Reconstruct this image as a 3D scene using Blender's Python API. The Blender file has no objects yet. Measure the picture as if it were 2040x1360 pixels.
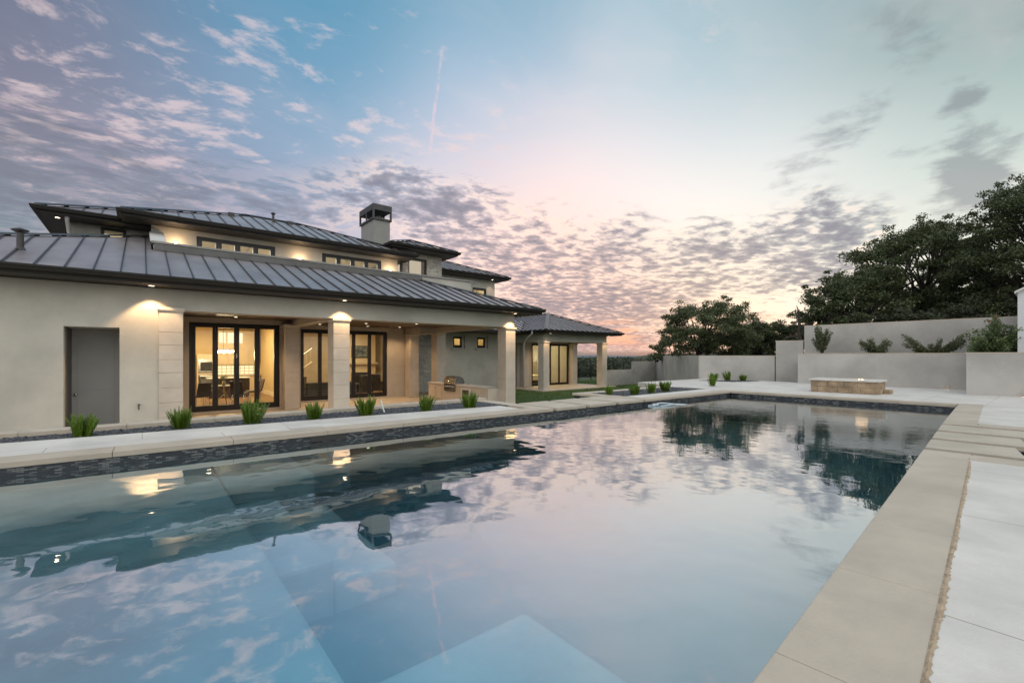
import bpy, bmesh, math, random
import numpy as np
from mathutils import Vector
R = math.radians
random.seed(7)
SC = bpy.context.scene
COL = SC.collection

# ------------------------------------------------------------------ camera
YAW = 50.7                      # degrees between the view and the long axis of the house
CF = Vector((math.cos(R(YAW)), math.sin(R(YAW)), 0))
CR = Vector((math.sin(R(YAW)), -math.cos(R(YAW)), 0))
cam_d = bpy.data.cameras.new('camera'); cam = bpy.data.objects.new('camera', cam_d); COL.objects.link(cam)
SITE = .57                      # metres per drawing unit of the pool, deck and garden
DROP = 1.5 * (1 - SITE)         # the house stands this much lower than it was drawn
cam.location = (0, 0, 1.5 * SITE)   # tripod height above the coping
cam.rotation_euler = (R(90), 0, R(YAW - 90))
cam_d.sensor_width = 36; cam_d.lens = 36 * 900 / 2040; cam_d.shift_y = 28 / 2040
cam_d.clip_start = 0.05; cam_d.clip_end = 20000
SC.camera = cam
SC.view_settings.view_transform = 'Standard'; SC.view_settings.look = 'None'
SC.view_settings.exposure = 0.2; SC.view_settings.gamma = 1.0
try:
    SC.cycles.max_bounces = 10; SC.cycles.transparent_max_bounces = 24
    SC.cycles.diffuse_bounces = 4; SC.cycles.glossy_bounces = 4
    SC.cycles.caustics_reflective = False; SC.cycles.caustics_refractive = False
    SC.cycles.sample_clamp_indirect = 6
except Exception: pass

# ------------------------------------------------------------------ node helper
def lin(c):
    return tuple((x / 255 / 12.92) if x / 255 <= .04045 else ((x / 255 + .055) / 1.055) ** 2.4 for x in c)
class NG:
    def __init__(s, tree): s.t = tree; s.n = tree.nodes; s.l = tree.links
    def put(s, sock, v):
        if v is None: return
        if isinstance(v, bpy.types.NodeSocket): s.l.new(v, sock)
        elif isinstance(v, (tuple, list, Vector)):
            v = tuple(v)
            if len(sock.default_value) == 4 and len(v) == 3: v = v + (1,)
            sock.default_value = v
        else: sock.default_value = v
    def m(s, op, a, b=None, c=None, clamp=False):
        n = s.n.new('ShaderNodeMath'); n.operation = op; n.use_clamp = clamp
        for i, v in enumerate((a, b, c)): s.put(n.inputs[i], v)
        return n.outputs[0]
    def vm(s, op, a, b=None, sc=None):
        n = s.n.new('ShaderNodeVectorMath'); n.operation = op
        s.put(n.inputs[0], a); s.put(n.inputs[1], b)
        if sc is not None: s.put(n.inputs[3], sc)
        return n.outputs['Value'] if op in ('DOT_PRODUCT', 'LENGTH') else n.outputs[0]
    def sep(s, v):
        n = s.n.new('ShaderNodeSeparateXYZ'); s.put(n.inputs[0], v); return n.outputs
    def comb(s, x, y, z):
        n = s.n.new('ShaderNodeCombineXYZ')
        for i, v in enumerate((x, y, z)): s.put(n.inputs[i], v)
        return n.outputs[0]
    def noise(s, vec, scale, detail=4, rough=.55, dist=0, out=0):
        n = s.n.new('ShaderNodeTexNoise'); s.put(n.inputs['Vector'], vec)
        n.inputs['Scale'].default_value = scale; n.inputs['Detail'].default_value = detail
        n.inputs['Roughness'].default_value = rough; n.inputs['Distortion'].default_value = dist
        return n.outputs[out]
    def vor(s, vec, scale, feat='F1', out='Distance'):
        n = s.n.new('ShaderNodeTexVoronoi'); n.feature = feat; s.put(n.inputs['Vector'], vec)
        n.inputs['Scale'].default_value = scale
        return n.outputs[out]
    def ss(s, v, a, b):
        n = s.n.new('ShaderNodeMapRange'); n.interpolation_type = 'SMOOTHSTEP'; s.put(n.inputs[0], v)
        n.inputs[1].default_value = a; n.inputs[2].default_value = b
        return n.outputs[0]
    def mix(s, f, a, b, mode='MIX'):
        n = s.n.new('ShaderNodeMix'); n.data_type = 'RGBA'; n.blend_type = mode
        s.put(n.inputs[0], f); s.put(n.inputs[6], a); s.put(n.inputs[7], b)
        return n.outputs[2]
    def mp(s, vec, scale=(1, 1, 1), rot=(0, 0, 0), loc=(0, 0, 0)):
        n = s.n.new('ShaderNodeMapping'); s.put(n.inputs[0], vec)
        n.inputs['Scale'].default_value = scale; n.inputs['Rotation'].default_value = rot; n.inputs['Location'].default_value = loc
        return n.outputs[0]

# ------------------------------------------------------------------ world: dusk sky with broken cloud
world = bpy.data.worlds.new('World'); SC.world = world; world.use_nodes = True
def build_sky():
    t = world.node_tree; t.nodes.clear(); g = NG(t)
    tc = t.nodes.new('ShaderNodeTexCoord'); d = g.vm('NORMALIZE', tc.outputs['Generated'])
    def dirv(u, v):
        return (CF + CR * ((u - 1020) / 900) + Vector((0, 0, (708 - v) / 900))).normalized()
    anchors = [((0, 0), (92, 102, 120)), ((0, 120), (102, 113, 136)), ((0, 240), (150, 128, 146)), ((40, 440), (128, 156, 162)), ((0, 620), (120, 150, 158)), ((200, 330), (150, 148, 166)),
        ((300, 420), (150, 150, 162)), ((420, 90), (96, 134, 164)), ((230, 160), (108, 120, 146)), ((600, 270), (106, 160, 194)), ((420, 260), (126, 152, 180)), ((720, 60), (84, 138, 166)),
        ((620, 380), (176, 172, 188)), ((600, 120), (92, 148, 180)), ((800, 190), (112, 164, 194)), ((850, 380), (232, 206, 210)), ((1020, 40), (116, 154, 176)), ((1020, 180), (140, 184, 210)), ((850, 290), (184, 198, 216)), ((960, 280), (206, 206, 220)),
        ((1080, 330), (248, 226, 226)), ((1250, 290), (236, 226, 228)), ((1300, 420), (246, 236, 232)), ((1250, 130), (150, 184, 200)), ((1500, 50), (138, 166, 176)), ((1450, 180), (178, 204, 214)), ((1550, 290), (226, 222, 222)), ((1500, 400), (240, 240, 236)),
        ((1750, 320), (206, 218, 218)), ((1720, 60), (128, 156, 162)), ((1980, 20), (100, 120, 124)), ((1850, 170), (166, 186, 186)), ((2020, 250), (168, 190, 184)), ((1700, 430), (240, 236, 226)), ((1950, 400), (208, 220, 212)), ((1400, 540), (255, 244, 226)),
        ((1020, 420), (255, 222, 210)), ((1150, 520), (255, 224, 208)), ((1000, 560), (252, 210, 196)), ((1420, 630), (255, 226, 184)), ((1150, 630), (238, 188, 168)), ((1250, 650), (232, 176, 152)), ((1230, 700), (178, 182, 198)),
        ((1600, 620), (255, 242, 220)), ((1900, 560), (250, 240, 220)), ((2400, 400), (180, 196, 190)), ((-500, 500), (110, 124, 140))]
    A = [(dirv(*p), lin(c), 95) for p, c in anchors]
    A += [(Vector((0, 0, 1)), (.66, .76, .84), 8), ((-CF + Vector((0, 0, .5))).normalized(), (1.38, 1.37, 1.29), 3.2),  # overhead and rear sky, out of view, brightened to light walls and deck
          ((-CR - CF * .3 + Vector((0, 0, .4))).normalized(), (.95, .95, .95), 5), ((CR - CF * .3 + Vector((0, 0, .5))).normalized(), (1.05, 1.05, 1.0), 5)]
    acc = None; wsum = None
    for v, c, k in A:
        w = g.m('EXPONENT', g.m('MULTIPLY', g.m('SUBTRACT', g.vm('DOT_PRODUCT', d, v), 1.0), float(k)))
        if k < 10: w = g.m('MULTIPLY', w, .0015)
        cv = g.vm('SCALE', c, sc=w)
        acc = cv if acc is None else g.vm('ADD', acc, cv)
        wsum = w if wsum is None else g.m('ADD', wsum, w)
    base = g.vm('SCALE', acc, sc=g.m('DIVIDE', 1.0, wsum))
    x, y, z = g.sep(d)
    zz = g.m('ADD', g.m('MAXIMUM', z, 0.0), .11)
    p = g.comb(g.m('DIVIDE', x, zz), g.m('DIVIDE', y, zz), 0.0)
    upm = g.ss(z, .0, .02)
    def blobs(lst):         # sum of soft patches of sky: (pixel of the patch's direction, size in degrees, weight)
        tot = None
        for u, v, deg, wt in lst:
            q = g.m('MULTIPLY', g.m('EXPONENT', g.m('MULTIPLY', g.m('SUBTRACT', g.vm('DOT_PRODUCT', d, dirv(u, v)), 1.0), 1 / (1 - math.cos(R(deg))))), wt)
            tot = q if tot is None else g.m('ADD', tot, q)
        return tot
    warp = g.vm('SUBTRACT', g.noise(p, 1.3, 3, .5, 0, 1), (.5, .5, .5))
    def az(deg):
        return g.vm('DOT_PRODUCT', d, (math.cos(R(deg)), math.sin(R(deg)), 0))
    glow = g.m('DIVIDE', az(28), g.m('SQRT', g.m('SUBTRACT', 1.0, g.m('MULTIPLY', z, z))))   # cos of azimuth distance from the sunset
    left = g.ss(glow, .86, .50)
    # soft cloud veil that breaks the gradient
    vl = g.noise(g.mp(g.vm('ADD', p, g.vm('SCALE', warp, sc=.8)), (1, 1.8, 1), (0, 0, R(30))), .9, 5, .55)
    base = g.mix(g.m('MULTIPLY', g.ss(vl, .45, .75), .22), base, g.mix(left, lin((250, 226, 220)), lin((178, 174, 190))))
    # 1 small fleecy clouds, high
    n1 = g.noise(g.mp(g.vm('ADD', p, g.vm('SCALE', warp, sc=.30)), (1.0, 1.4, 1), (0, 0, R(50))), 8.5, 7, .62)
    n1b = g.noise(g.mp(p, (1, 1, 1), (0, 0, 0), (3, 1, 0)), 1.8, 3, .5)
    cw1 = blobs([(330, 90, 8, .9), (560, 40, 7, 1.0), (680, 150, 9, 1.0), (450, 160, 8, .8), (300, 250, 9, .8), (150, 110, 9, .6), (620, 300, 8, .8), (780, 150, 6, 1.0), (960, 260, 6, .7), (1450, 90, 6, .6), (850, 230, 6, .5), (90, 300, 8, .6)])
    wis = g.ss(g.m('ADD', n1, g.m('MULTIPLY', g.m('SUBTRACT', n1b, .5), .55)), .52, .72)
    wis = g.m('MULTIPLY', wis, g.m('MINIMUM', cw1, 1.0))
    wcol = g.mix(.70, base, lin((226, 204, 204)))
    c1 = g.mix(g.m('MULTIPLY', wis, .85), base, wcol)
    # 2 altocumulus: rows of small grey cells
    wv = g.vm('ADD', p, g.vm('SCALE', warp, sc=.22))
    n3 = g.noise(g.mp(wv, (1, 1.15, 1), (0, 0, R(20))), 10.5, 5, .58)
    n3L = g.noise(g.mp(wv, (1.0, 2.3, 1), (0, 0, R(-14))), 5.0, 7, .62)
    n3m = g.mix(left, n3, n3L); n3m = g.sep(n3m)[0]
    n3b = g.noise(g.mp(p, (1, 1, 1), (0, 0, 0), (7, 3, 0)), .9, 4, .6)
    cvb = blobs([(20, 360, 4.5, .95), (150, 370, 4.5, 1.0), (320, 400, 4.5, .95), (500, 400, 4.2, .8), (640, 410, 4.2, .9), (760, 380, 4.2, .8), (850, 430, 4.5, .95), (940, 480, 4.5, .9), (0, 280, 4, .35), (250, 310, 4, .35), (950, 420, 4, .45), (1000, 490, 5, .8), (1080, 560, 5, 1.1), (1180, 620, 5, 1.15), (1120, 650, 4, .9), (1220, 520, 5, .7), (1330, 560, 5, .9),
        (1450, 520, 4, .8), (1560, 510, 3.5, 1.2), (1660, 520, 3.5, 1.0), (1500, 650, 3.5, .8), (1350, 620, 4, .7), (1100, 670, 4, .9), (1250, 680, 4, .8), (-300, 380, 8, .8), (1670, 470, 2.5, .6), (1600, 440, 3, .35), (1750, 430, 2.5, .4), (1250, 460, 3.5, .4), (1100, 440, 3.5, .45), (1400, 470, 3, .4), (1640, 380, 2, .3)])
    cvb = g.m('MINIMUM', cvb, 1.15)
    n3w = g.noise(g.mp(wv, (1, 1.3, 1), (0, 0, R(15)), (2, 9, 0)), 4.2, 7, .62)
    n3m = g.m('ADD', g.m('MULTIPLY', n3m, .66), g.m('MULTIPLY', n3w, .34))
    thr = g.m('ADD', g.m('ADD', n3m, g.m('MULTIPLY', cvb, .17)), g.m('MULTIPLY', g.m('SUBTRACT', n3b, .5), .42))
    cell = g.m('MULTIPLY', g.ss(thr, .565, .745), g.ss(cvb, .12, .6))
    dark = g.mix(left, lin((116, 118, 134)), lin((112, 114, 128)))
    c2 = g.mix(g.m('MULTIPLY', cell, g.m('SUBTRACT', .88, g.m('MULTIPLY', left, .16))), c1, g.mix(g.m('ADD', .62, g.m('MULTIPLY', g.ss(thr, .62, .86), .36)), c1, dark))
    rim = g.m('MULTIPLY', g.m('MULTIPLY', g.ss(thr, .50, .58), g.ss(thr, .66, .59)), g.ss(cvb, .2, .8))
    c2 = g.mix(g.m('MULTIPLY', rim, g.m('SUBTRACT', .5, g.m('MULTIPLY', left, .34))), c2, g.mix(left, lin((255, 226, 205)), lin((206, 168, 176))))
    # warm band at the horizon under the cloud
    hz = g.m('MULTIPLY', g.m('MULTIPLY', g.ss(z, .012, .035), g.ss(z, .095, .045)), g.ss(glow, .86, .99))
    n5 = g.noise(g.comb(g.m('MULTIPLY', x, 6.0), g.m('MULTIPLY', y, 6.0), g.m('MULTIPLY', z, 60.0)), 1.4, 4, .6)
    c2 = g.mix(g.m('MULTIPLY', g.m('MULTIPLY', hz, g.ss(n5, .47, .62)), .7), c2, lin((255, 186, 150)))
    # 3 separate dark puffs on the right
    n4 = g.noise(g.mp(g.vm('ADD', p, g.vm('SCALE', warp, sc=.3)), (1.1, 1, 1), (0, 0, R(0)), (1.4, 8.2, 0)), 7, 7, .6)
    pb = blobs([(1815, 95, 2.4, 1.2), (1780, 70, 1.5, .6), (1915, 185, 1.4, 1.1), (1935, 205, 1.2, .6), (1740, 215, 1.6, .7), (1700, 240, 1.7, .8), (1890, 240, 1.6, .5), (1640, 290, 2.0, .7), (1690, 305, 2.0, .5), (1935, 282, 1.8, 1.0), (1960, 340, 1.7, 1.2),
        (1900, 335, 1.5, .8), (1900, 390, 2.0, 1.2), (1970, 385, 2.2, 1.2), (2010, 280, 1.6, .9), (1600, 320, 1.4, .5), (1580, 365, 1.6, .7), (1770, 320, 1.6, .5), (2020, 50, 3.2, .6), (1750, 10, 3.0, .4), (1690, 450, 2.5, .5), (1500, 380, 3, .3), (1650, 250, 2.2, .5), (1550, 340, 2, .45), (1850, 300, 2, .5), (1780, 400, 2, .55)])
    puff = g.ss(g.m('ADD', n4, g.m('MULTIPLY', pb, .20)), .58, .92)
    puff = g.m('MULTIPLY', puff, g.ss(pb, .10, .9))
    c3 = g.mix(g.m('MULTIPLY', puff, .78), c2, g.mix(.8, c2, lin((122, 128, 136))))
    # 4 a short vapour trail
    a1, a2 = dirv(880, 110), dirv(856, 300)
    nn = a1.cross(a2).normalized(); mid = (a1 + a2).normalized()
    dd = g.m('ABSOLUTE', g.m('ADD', g.vm('DOT_PRODUCT', d, nn), g.m('MULTIPLY', g.m('SUBTRACT', g.noise(d, 26, 4, .6), .5), .010)))
    tr = g.m('MULTIPLY', g.ss(dd, .0048, .0006), g.ss(g.vm('DOT_PRODUCT', d, mid), math.cos(R(6.0)), math.cos(R(3.4))))
    c4 = g.mix(g.m('MULTIPLY', g.m('MULTIPLY', tr, g.ss(g.noise(d, 60, 4, .6), .3, .6)), .42), c3, lin((236, 200, 206)))
    # below the horizon
    c5 = g.mix(upm, lin((120, 122, 124)), c4)
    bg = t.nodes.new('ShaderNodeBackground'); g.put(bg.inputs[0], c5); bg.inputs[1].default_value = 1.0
    sky = t.nodes.new('ShaderNodeTexSky'); sky.sky_type = 'NISHITA'; sky.sun_disc = False
    sky.sun_elevation = R(1.5); sky.sun_rotation = R(90 - 28)
    bg2 = t.nodes.new('ShaderNodeBackground'); g.put(bg2.inputs[0], sky.outputs[0]); bg2.inputs[1].default_value = .008
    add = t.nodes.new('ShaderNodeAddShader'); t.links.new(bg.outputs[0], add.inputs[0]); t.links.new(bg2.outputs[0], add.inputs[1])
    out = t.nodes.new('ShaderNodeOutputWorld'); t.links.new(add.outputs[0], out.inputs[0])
build_sky()
sun_d = bpy.data.lights.new('sun', 'SUN'); sun = bpy.data.objects.new('sun', sun_d); COL.objects.link(sun)
sun_d.energy = .02; sun_d.angle = R(60); sun_d.color = (1, .82, .68)
sd = Vector((math.cos(R(28)) * math.cos(R(6)), math.sin(R(28)) * math.cos(R(6)), math.sin(R(6))))
sun.rotation_euler = sd.to_track_quat('Z', 'Y').to_euler()

# ------------------------------------------------------------------ materials
MATS = {}
def new_mat(name):
    m = bpy.data.materials.new(name); m.use_nodes = True; t = m.node_tree
    b = t.nodes['Principled BSDF']; MATS[name] = m
    tc = t.nodes.new('ShaderNodeTexCoord')
    return m, NG(t), b, tc.outputs['Object']
def pmat(name, col, rough=.6, metal=0, var=.12, vs=3.0, bump=.0, bs=40, fine=0, emit=None, es=0, spec=None, rvar=0):
    m, g, b, oc = new_mat(name)
    c = tuple(col)
    n = g.noise(oc, vs, 5, .6)
    f = g.ss(n, .3, .7)
    cc = g.mix(f, tuple(x * (1 - var) for x in c), tuple(min(1, x * (1 + var)) for x in c))
    if fine:
        n2 = g.noise(oc, bs * 2, 3, .6)
        cc = g.mix(g.m('MULTIPLY', g.ss(n2, .35, .7), fine), cc, tuple(x * .6 for x in c))
    g.put(b.inputs['Base Color'], cc)
    if rvar: g.put(b.inputs['Roughness'], g.m('ADD', g.m('MULTIPLY', g.noise(oc, vs * 2.3, 4, .6), rvar), rough - rvar / 2))
    else: b.inputs['Roughness'].default_value = rough
    b.inputs['Metallic'].default_value = metal
    if spec is not None: b.inputs['Specular IOR Level'].default_value = spec
    if bump:
        bn = g.n.new('ShaderNodeBump'); bn.inputs['Strength'].default_value = bump; bn.inputs['Distance'].default_value = .01
        g.put(bn.inputs['Height'], g.noise(oc, bs, 4, .6)); g.l.new(bn.outputs[0], b.inputs['Normal'])
    if emit:
        b.inputs['Emission Color'].default_value = tuple(emit) + (1,); b.inputs['Emission Strength'].default_value = es
    return m
stucco = pmat('stucco', (.485, .472, .43), .92, var=.13, vs=.8, bump=.6, bs=70, fine=.16)
stucco2 = pmat('garden_stucco', (.45, .435, .415), .92, var=.17, vs=.5, bump=.8, bs=50, fine=.3)
def limestone_mat(name, c, joint=None):
    m, g, b, oc = new_mat(name)
    n = g.noise(oc, 1.1, 6, .62); f = g.ss(n, .3, .72)
    cc = g.mix(f, tuple(x * .84 for x in c), tuple(x * 1.06 for x in c))
    cl = g.ss(g.noise(g.mp(oc, (3, 1, 1), (0, 0, .5)), 2.2, 8, .7), .56, .75)
    st_ = g.ss(g.noise(g.mp(oc, (1, 3.2, 1), (0, 0, -.3)), .9, 7, .68), .52, .8)
    cc = g.mix(g.m('MULTIPLY', st_, .30), cc, tuple(x * k for x, k in zip(c, (.74, .74, .76))))
    cc = g.mix(g.m('MULTIPLY', cl, .38), cc, tuple(x * .72 for x in c))
    sp = g.ss(g.vor(oc, 26), .05, .02)
    cc = g.mix(g.m('MULTIPLY', g.m('MULTIPLY', sp, g.ss(g.noise(oc, 3, 2), .5, .6)), .5), cc, tuple(x * .4 for x in c))
    if joint:
        br = g.n.new('ShaderNodeTexBrick'); g.put(br.inputs['Vector'], g.mp(oc, (1, 1, 1), (0, 0, joint[2])))
        br.inputs['Scale'].default_value = 1; br.inputs['Brick Width'].default_value = joint[0]; br.inputs['Row Height'].default_value = joint[1]
        br.inputs['Mortar Size'].default_value = .006; br.inputs['Mortar Smooth'].default_value = .2; br.offset = .5
        br.inputs['Color1'].default_value = (1, 1, 1, 1); br.inputs['Color2'].default_value = (.93, .93, .93, 1); br.inputs['Mortar'].default_value = (.5, .48, .46, 1)
        cc = g.mix(1.0, cc, br.outputs[0], 'MULTIPLY')
    g.put(b.inputs['Base Color'], cc)
    g.put(b.inputs['Roughness'], g.m('ADD', g.m('MULTIPLY', n, .3), .42))
    bn = g.n.new('ShaderNodeBump'); bn.inputs['Strength'].default_value = .25; bn.inputs['Distance'].default_value = .006
    g.put(bn.inputs['Height'], g.noise(oc, 45, 4, .6)); g.l.new(bn.outputs[0], b.inputs['Normal'])
    return m
white_deck = limestone_mat('white_limestone_paving', (.645, .62, .59), (2.4, 1.5, 0))
buff = limestone_mat('buff_limestone', (.48, .42, .35))
column_stone = limestone_mat('column_limestone', (.55, .50, .44))
slab_stone = limestone_mat('slab_limestone', (.47, .42, .35))
mortar = pmat('mortar', (.40, .31, .22), .95, var=.25, vs=14, bump=.8, bs=60)
porch_floor_m = limestone_mat('porch_floor_stone', (.52, .47, .40), (.9, .6, 0))
bronze = pmat('dark_bronze_metal', (.013, .012, .011), .5, 0, var=.15, vs=2, rvar=.15, spec=.3)
frame_m = pmat('bronze_door_frame', (.014, .012, .011), .35, .2, var=.1)
frame_grey = pmat('grey_window_frame', (.028, .030, .034), .4, .2, var=.1)
soffit_m = pmat('soffit_paint', (.030, .027, .025), .6, var=.1)
wood_ceiling = pmat('porch_ceiling_boards', (.10, .065, .045), .5, var=.2, vs=2)
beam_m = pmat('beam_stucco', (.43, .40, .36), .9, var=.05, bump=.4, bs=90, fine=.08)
white_metal = pmat('white_metal', (.6, .6, .6), .45, var=.05)
grey_door_m = pmat('grey_painted_door', (.36, .36, .36), .55, var=.06, vs=1.5, bump=.1, bs=200)
steel = pmat('stainless_steel', (.45, .43, .41), .22, 1.0, var=.1, vs=6, rvar=.12)
dark_steel = pmat('brushed_dark_steel', (.16, .15, .14), .3, .9, var=.15)
chrome = pmat('chrome', (.7, .7, .7), .12, 1.0, var=.02)
black_m = pmat('black_plastic', (.02, .02, .02), .4, var=.1)
def roof_mat():
    m, g, b, oc = new_mat('standing_seam_metal')
    n = g.noise(g.mp(oc, (1, .4, 1)), 1.4, 5, .6)
    cc = g.mix(g.ss(n, .3, .7), (.35, .315, .33), (.46, .42, .435))
    g.put(b.inputs['Base Color'], cc); b.inputs['Metallic'].default_value = .75
    g.put(b.inputs['Roughness'], g.m('ADD', g.m('MULTIPLY', g.noise(oc, 3, 4, .6), .18), .30))
    bn = g.n.new('ShaderNodeBump'); bn.inputs['Strength'].default_value = .12; bn.inputs['Distance'].default_value = .02
    g.put(bn.inputs['Height'], g.noise(g.mp(oc, (1, .35, 1)), 3.0, 3, .5)); g.l.new(bn.outputs[0], b.inputs['Normal'])
    return m
roof_m = roof_mat()
seam_m = pmat('seam_metal', (.05, .048, .05), .35, .5, var=.1)
def stone_mat(name, c1, c2, mort, bw, rh, sc=1.0, bump=.8):
    m, g, b, oc = new_mat(name)
    x, y, z = g.sep(oc)
    v = g.comb(g.m('ADD', x, y), z, 0.0)
    v = g.vm('ADD', v, g.vm('SCALE', g.noise(oc, 3, 3, .5, 0, 1), sc=.03))
    br = g.n.new('ShaderNodeTexBrick'); g.put(br.inputs['Vector'], v)
    br.inputs['Scale'].default_value = sc; br.inputs['Brick Width'].default_value = bw; br.inputs['Row Height'].default_value = rh
    br.inputs['Mortar Size'].default_value = .008; br.inputs['Mortar Smooth'].default_value = .4; br.inputs['Bias'].default_value = 0
    br.offset = .37; br.squash = .7; br.squash_frequency = 3
    br.inputs['Color1'].default_value = c1 + (1,); br.inputs['Color2'].default_value = c2 + (1,); br.inputs['Mortar'].default_value = mort + (1,)
    n = g.noise(oc, 9, 6, .65)
    cc = g.mix(1.0, br.outputs[0], g.mix(g.ss(n, .25, .75), (.75, .75, .75), (1.2, 1.18, 1.15)), 'MULTIPLY')
    g.put(b.inputs['Base Color'], cc); b.inputs['Roughness'].default_value = .9
    bn = g.n.new('ShaderNodeBump'); bn.inputs['Strength'].default_value = bump; bn.inputs['Distance'].default_value = .03
    g.put(bn.inputs['Height'], g.m('ADD', g.m('MULTIPLY', br.outputs['Fac'], -1.0), g.m('MULTIPLY', n, .8))); g.l.new(bn.outputs[0], b.inputs['Normal'])
    return m
house_stone = stone_mat('house_stone_veneer', (.50, .48, .44), (.36, .35, .33), (.40, .39, .37), .42, .15)
pit_stone = pmat('fire_pit_stone', (.33, .245, .165), .92, var=.35, vs=2.6, bump=1, bs=22, fine=.25)
def glass_mat(name, refl=1.0, tint=(.93, .95, .93)):
    m = bpy.data.materials.new(name); m.use_nodes = True; t = m.node_tree; t.nodes.clear(); g = NG(t)
    tr = t.nodes.new('ShaderNodeBsdfTransparent'); tr.inputs[0].default_value = tint + (1,)
    gl = t.nodes.new('ShaderNodeBsdfGlossy'); gl.inputs['Roughness'].default_value = .02
    fr = t.nodes.new('ShaderNodeFresnel'); fr.inputs[0].default_value = 1.5
    gi = t.nodes.new('ShaderNodeNewGeometry')
    mx = t.nodes.new('ShaderNodeMixShader'); g.put(mx.inputs[0], g.m('MULTIPLY', g.m('MULTIPLY', fr.outputs[0], refl), g.m('SUBTRACT', 1.0, gi.outputs['Backfacing'])))
    t.links.new(tr.outputs[0], mx.inputs[1]); t.links.new(gl.outputs[0], mx.inputs[2])
    o = t.nodes.new('ShaderNodeOutputMaterial'); t.links.new(mx.outputs[0], o.inputs[0]); return m
glass = glass_mat('window_glass')
def emis(name, col, s):
    m = bpy.data.materials.new(name); m.use_nodes = True; t = m.node_tree; t.nodes.clear()
    e = t.nodes.new('ShaderNodeEmission'); e.inputs[0].default_value = col + (1,); e.inputs[1].default_value = s
    o = t.nodes.new('ShaderNodeOutputMaterial'); t.links.new(e.outputs[0], o.inputs[0]); return m
WARM = (1.0, .62, .31)
lamp_glow = emis('lamp_glow', (1.0, .80, .55), 6)
lamp_soft = emis('sconce_glow', (1.0, .82, .58), 14)
def water_mat():
    m = bpy.data.materials.new('pool_water'); m.use_nodes = True; t = m.node_tree; t.nodes.clear(); g = NG(t)
    tc = t.nodes.new('ShaderNodeTexCoord'); oc = tc.outputs['Object']
    w1 = g.noise(g.mp(oc, (1, 1, 1), (0, 0, R(28))), 1.1, 2, .5)
    w2 = g.noise(g.mp(oc, (2.4, 1.0, 1), (0, 0, R(50))), 3.2, 3, .55)
    w3 = g.noise(g.mp(oc, (1.8, 1, 1), (0, 0, R(50))), 11, 2, .5)
    x, y, z = g.sep(oc)
    far = g.ss(x, 6.0, 16.0)
    h = g.m('ADD', g.m('MULTIPLY', w1, .55), g.m('MULTIPLY', g.m('MULTIPLY', w2, .16), g.m('ADD', .15, far)))
    h = g.m('ADD', h, g.m('MULTIPLY', g.m('MULTIPLY', w3, .085), far))
    bn = t.nodes.new('ShaderNodeBump'); bn.inputs['Strength'].default_value = 1; bn.inputs['Distance'].default_value = .0065
    g.put(bn.inputs['Height'], h)
    tr = t.nodes.new('ShaderNodeBsdfTransparent'); tr.inputs[0].default_value = (.80, .94, .97, 1)
    gl = t.nodes.new('ShaderNodeBsdfGlossy'); gl.inputs['Roughness'].default_value = .015; gl.inputs[0].default_value = (.93, .97, 1, 1)
    gi = t.nodes.new('ShaderNodeNewGeometry')
    fr = t.nodes.new('ShaderNodeFresnel'); fr.inputs[0].default_value = 1.36
    for nd in (gl, fr): t.links.new(bn.outputs[0], nd.inputs['Normal'])
    mx = t.nodes.new('ShaderNodeMixShader'); g.put(mx.inputs[0], g.m('MULTIPLY', g.m('ADD', g.m('MULTIPLY', fr.outputs[0], .74), .46, clamp=True), g.m('SUBTRACT', 1.0, gi.outputs['Backfacing'])))
    t.links.new(tr.outputs[0], mx.inputs[1]); t.links.new(gl.outputs[0], mx.inputs[2])
    ab = t.nodes.new('ShaderNodeVolumeAbsorption'); ab.inputs[0].default_value = (.04, .60, .76, 1); ab.inputs[1].default_value = .175
    o = t.nodes.new('ShaderNodeOutputMaterial'); t.links.new(mx.outputs[0], o.inputs[0]); t.links.new(ab.outputs[0], o.inputs['Volume']); return m
water_m = water_mat()
plaster = pmat('pool_plaster', (.15, .25, .285), .75, var=.22, vs=1.1, bump=.2, bs=60, fine=.12)
def tile_mat():
    m, g, b, oc = new_mat('pool_mosaic_tile')
    x, y, z = g.sep(oc)
    s = g.m('ADD', x, g.m('MULTIPLY', y, 1.0))
    v = g.comb(s, z, 0.0)
    br = g.n.new('ShaderNodeTexBrick'); g.put(br.inputs['Vector'], v); br.inputs['Scale'].default_value = 1
    br.inputs['Brick Width'].default_value = .085; br.inputs['Row Height'].default_value = .026; br.inputs['Mortar Size'].default_value = .003; br.offset = .5
    br.inputs['Color1'].default_value = (0, 0, 0, 1); br.inputs['Color2'].default_value = (1, 1, 1, 1); br.inputs['Mortar'].default_value = (.0, .0, .0, 1)
    big = g.noise(g.comb(g.m('MULTIPLY', s, 1.0), g.m('MULTIPLY', z, 5.0), 0.0), 2.6, 2, .5)
    c = g.m('ADD', g.m('MULTIPLY', br.outputs[0], .55), g.m('MULTIPLY', big, .9))
    cc = g.mix(g.ss(c, .74, .95), (.007, .012, .021), (.15, .16, .16))
    g.put(b.inputs['Base Color'], cc); b.inputs['Roughness'].default_value = .3
    bn = g.n.new('ShaderNodeBump'); bn.inputs['Strength'].default_value = .5; bn.inputs['Distance'].default_value = .004
    g.put(bn.inputs['Height'], br.outputs['Fac']); bn.invert = True; g.l.new(bn.outputs[0], b.inputs['Normal'])
    return m
tile_m = tile_mat()
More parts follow.
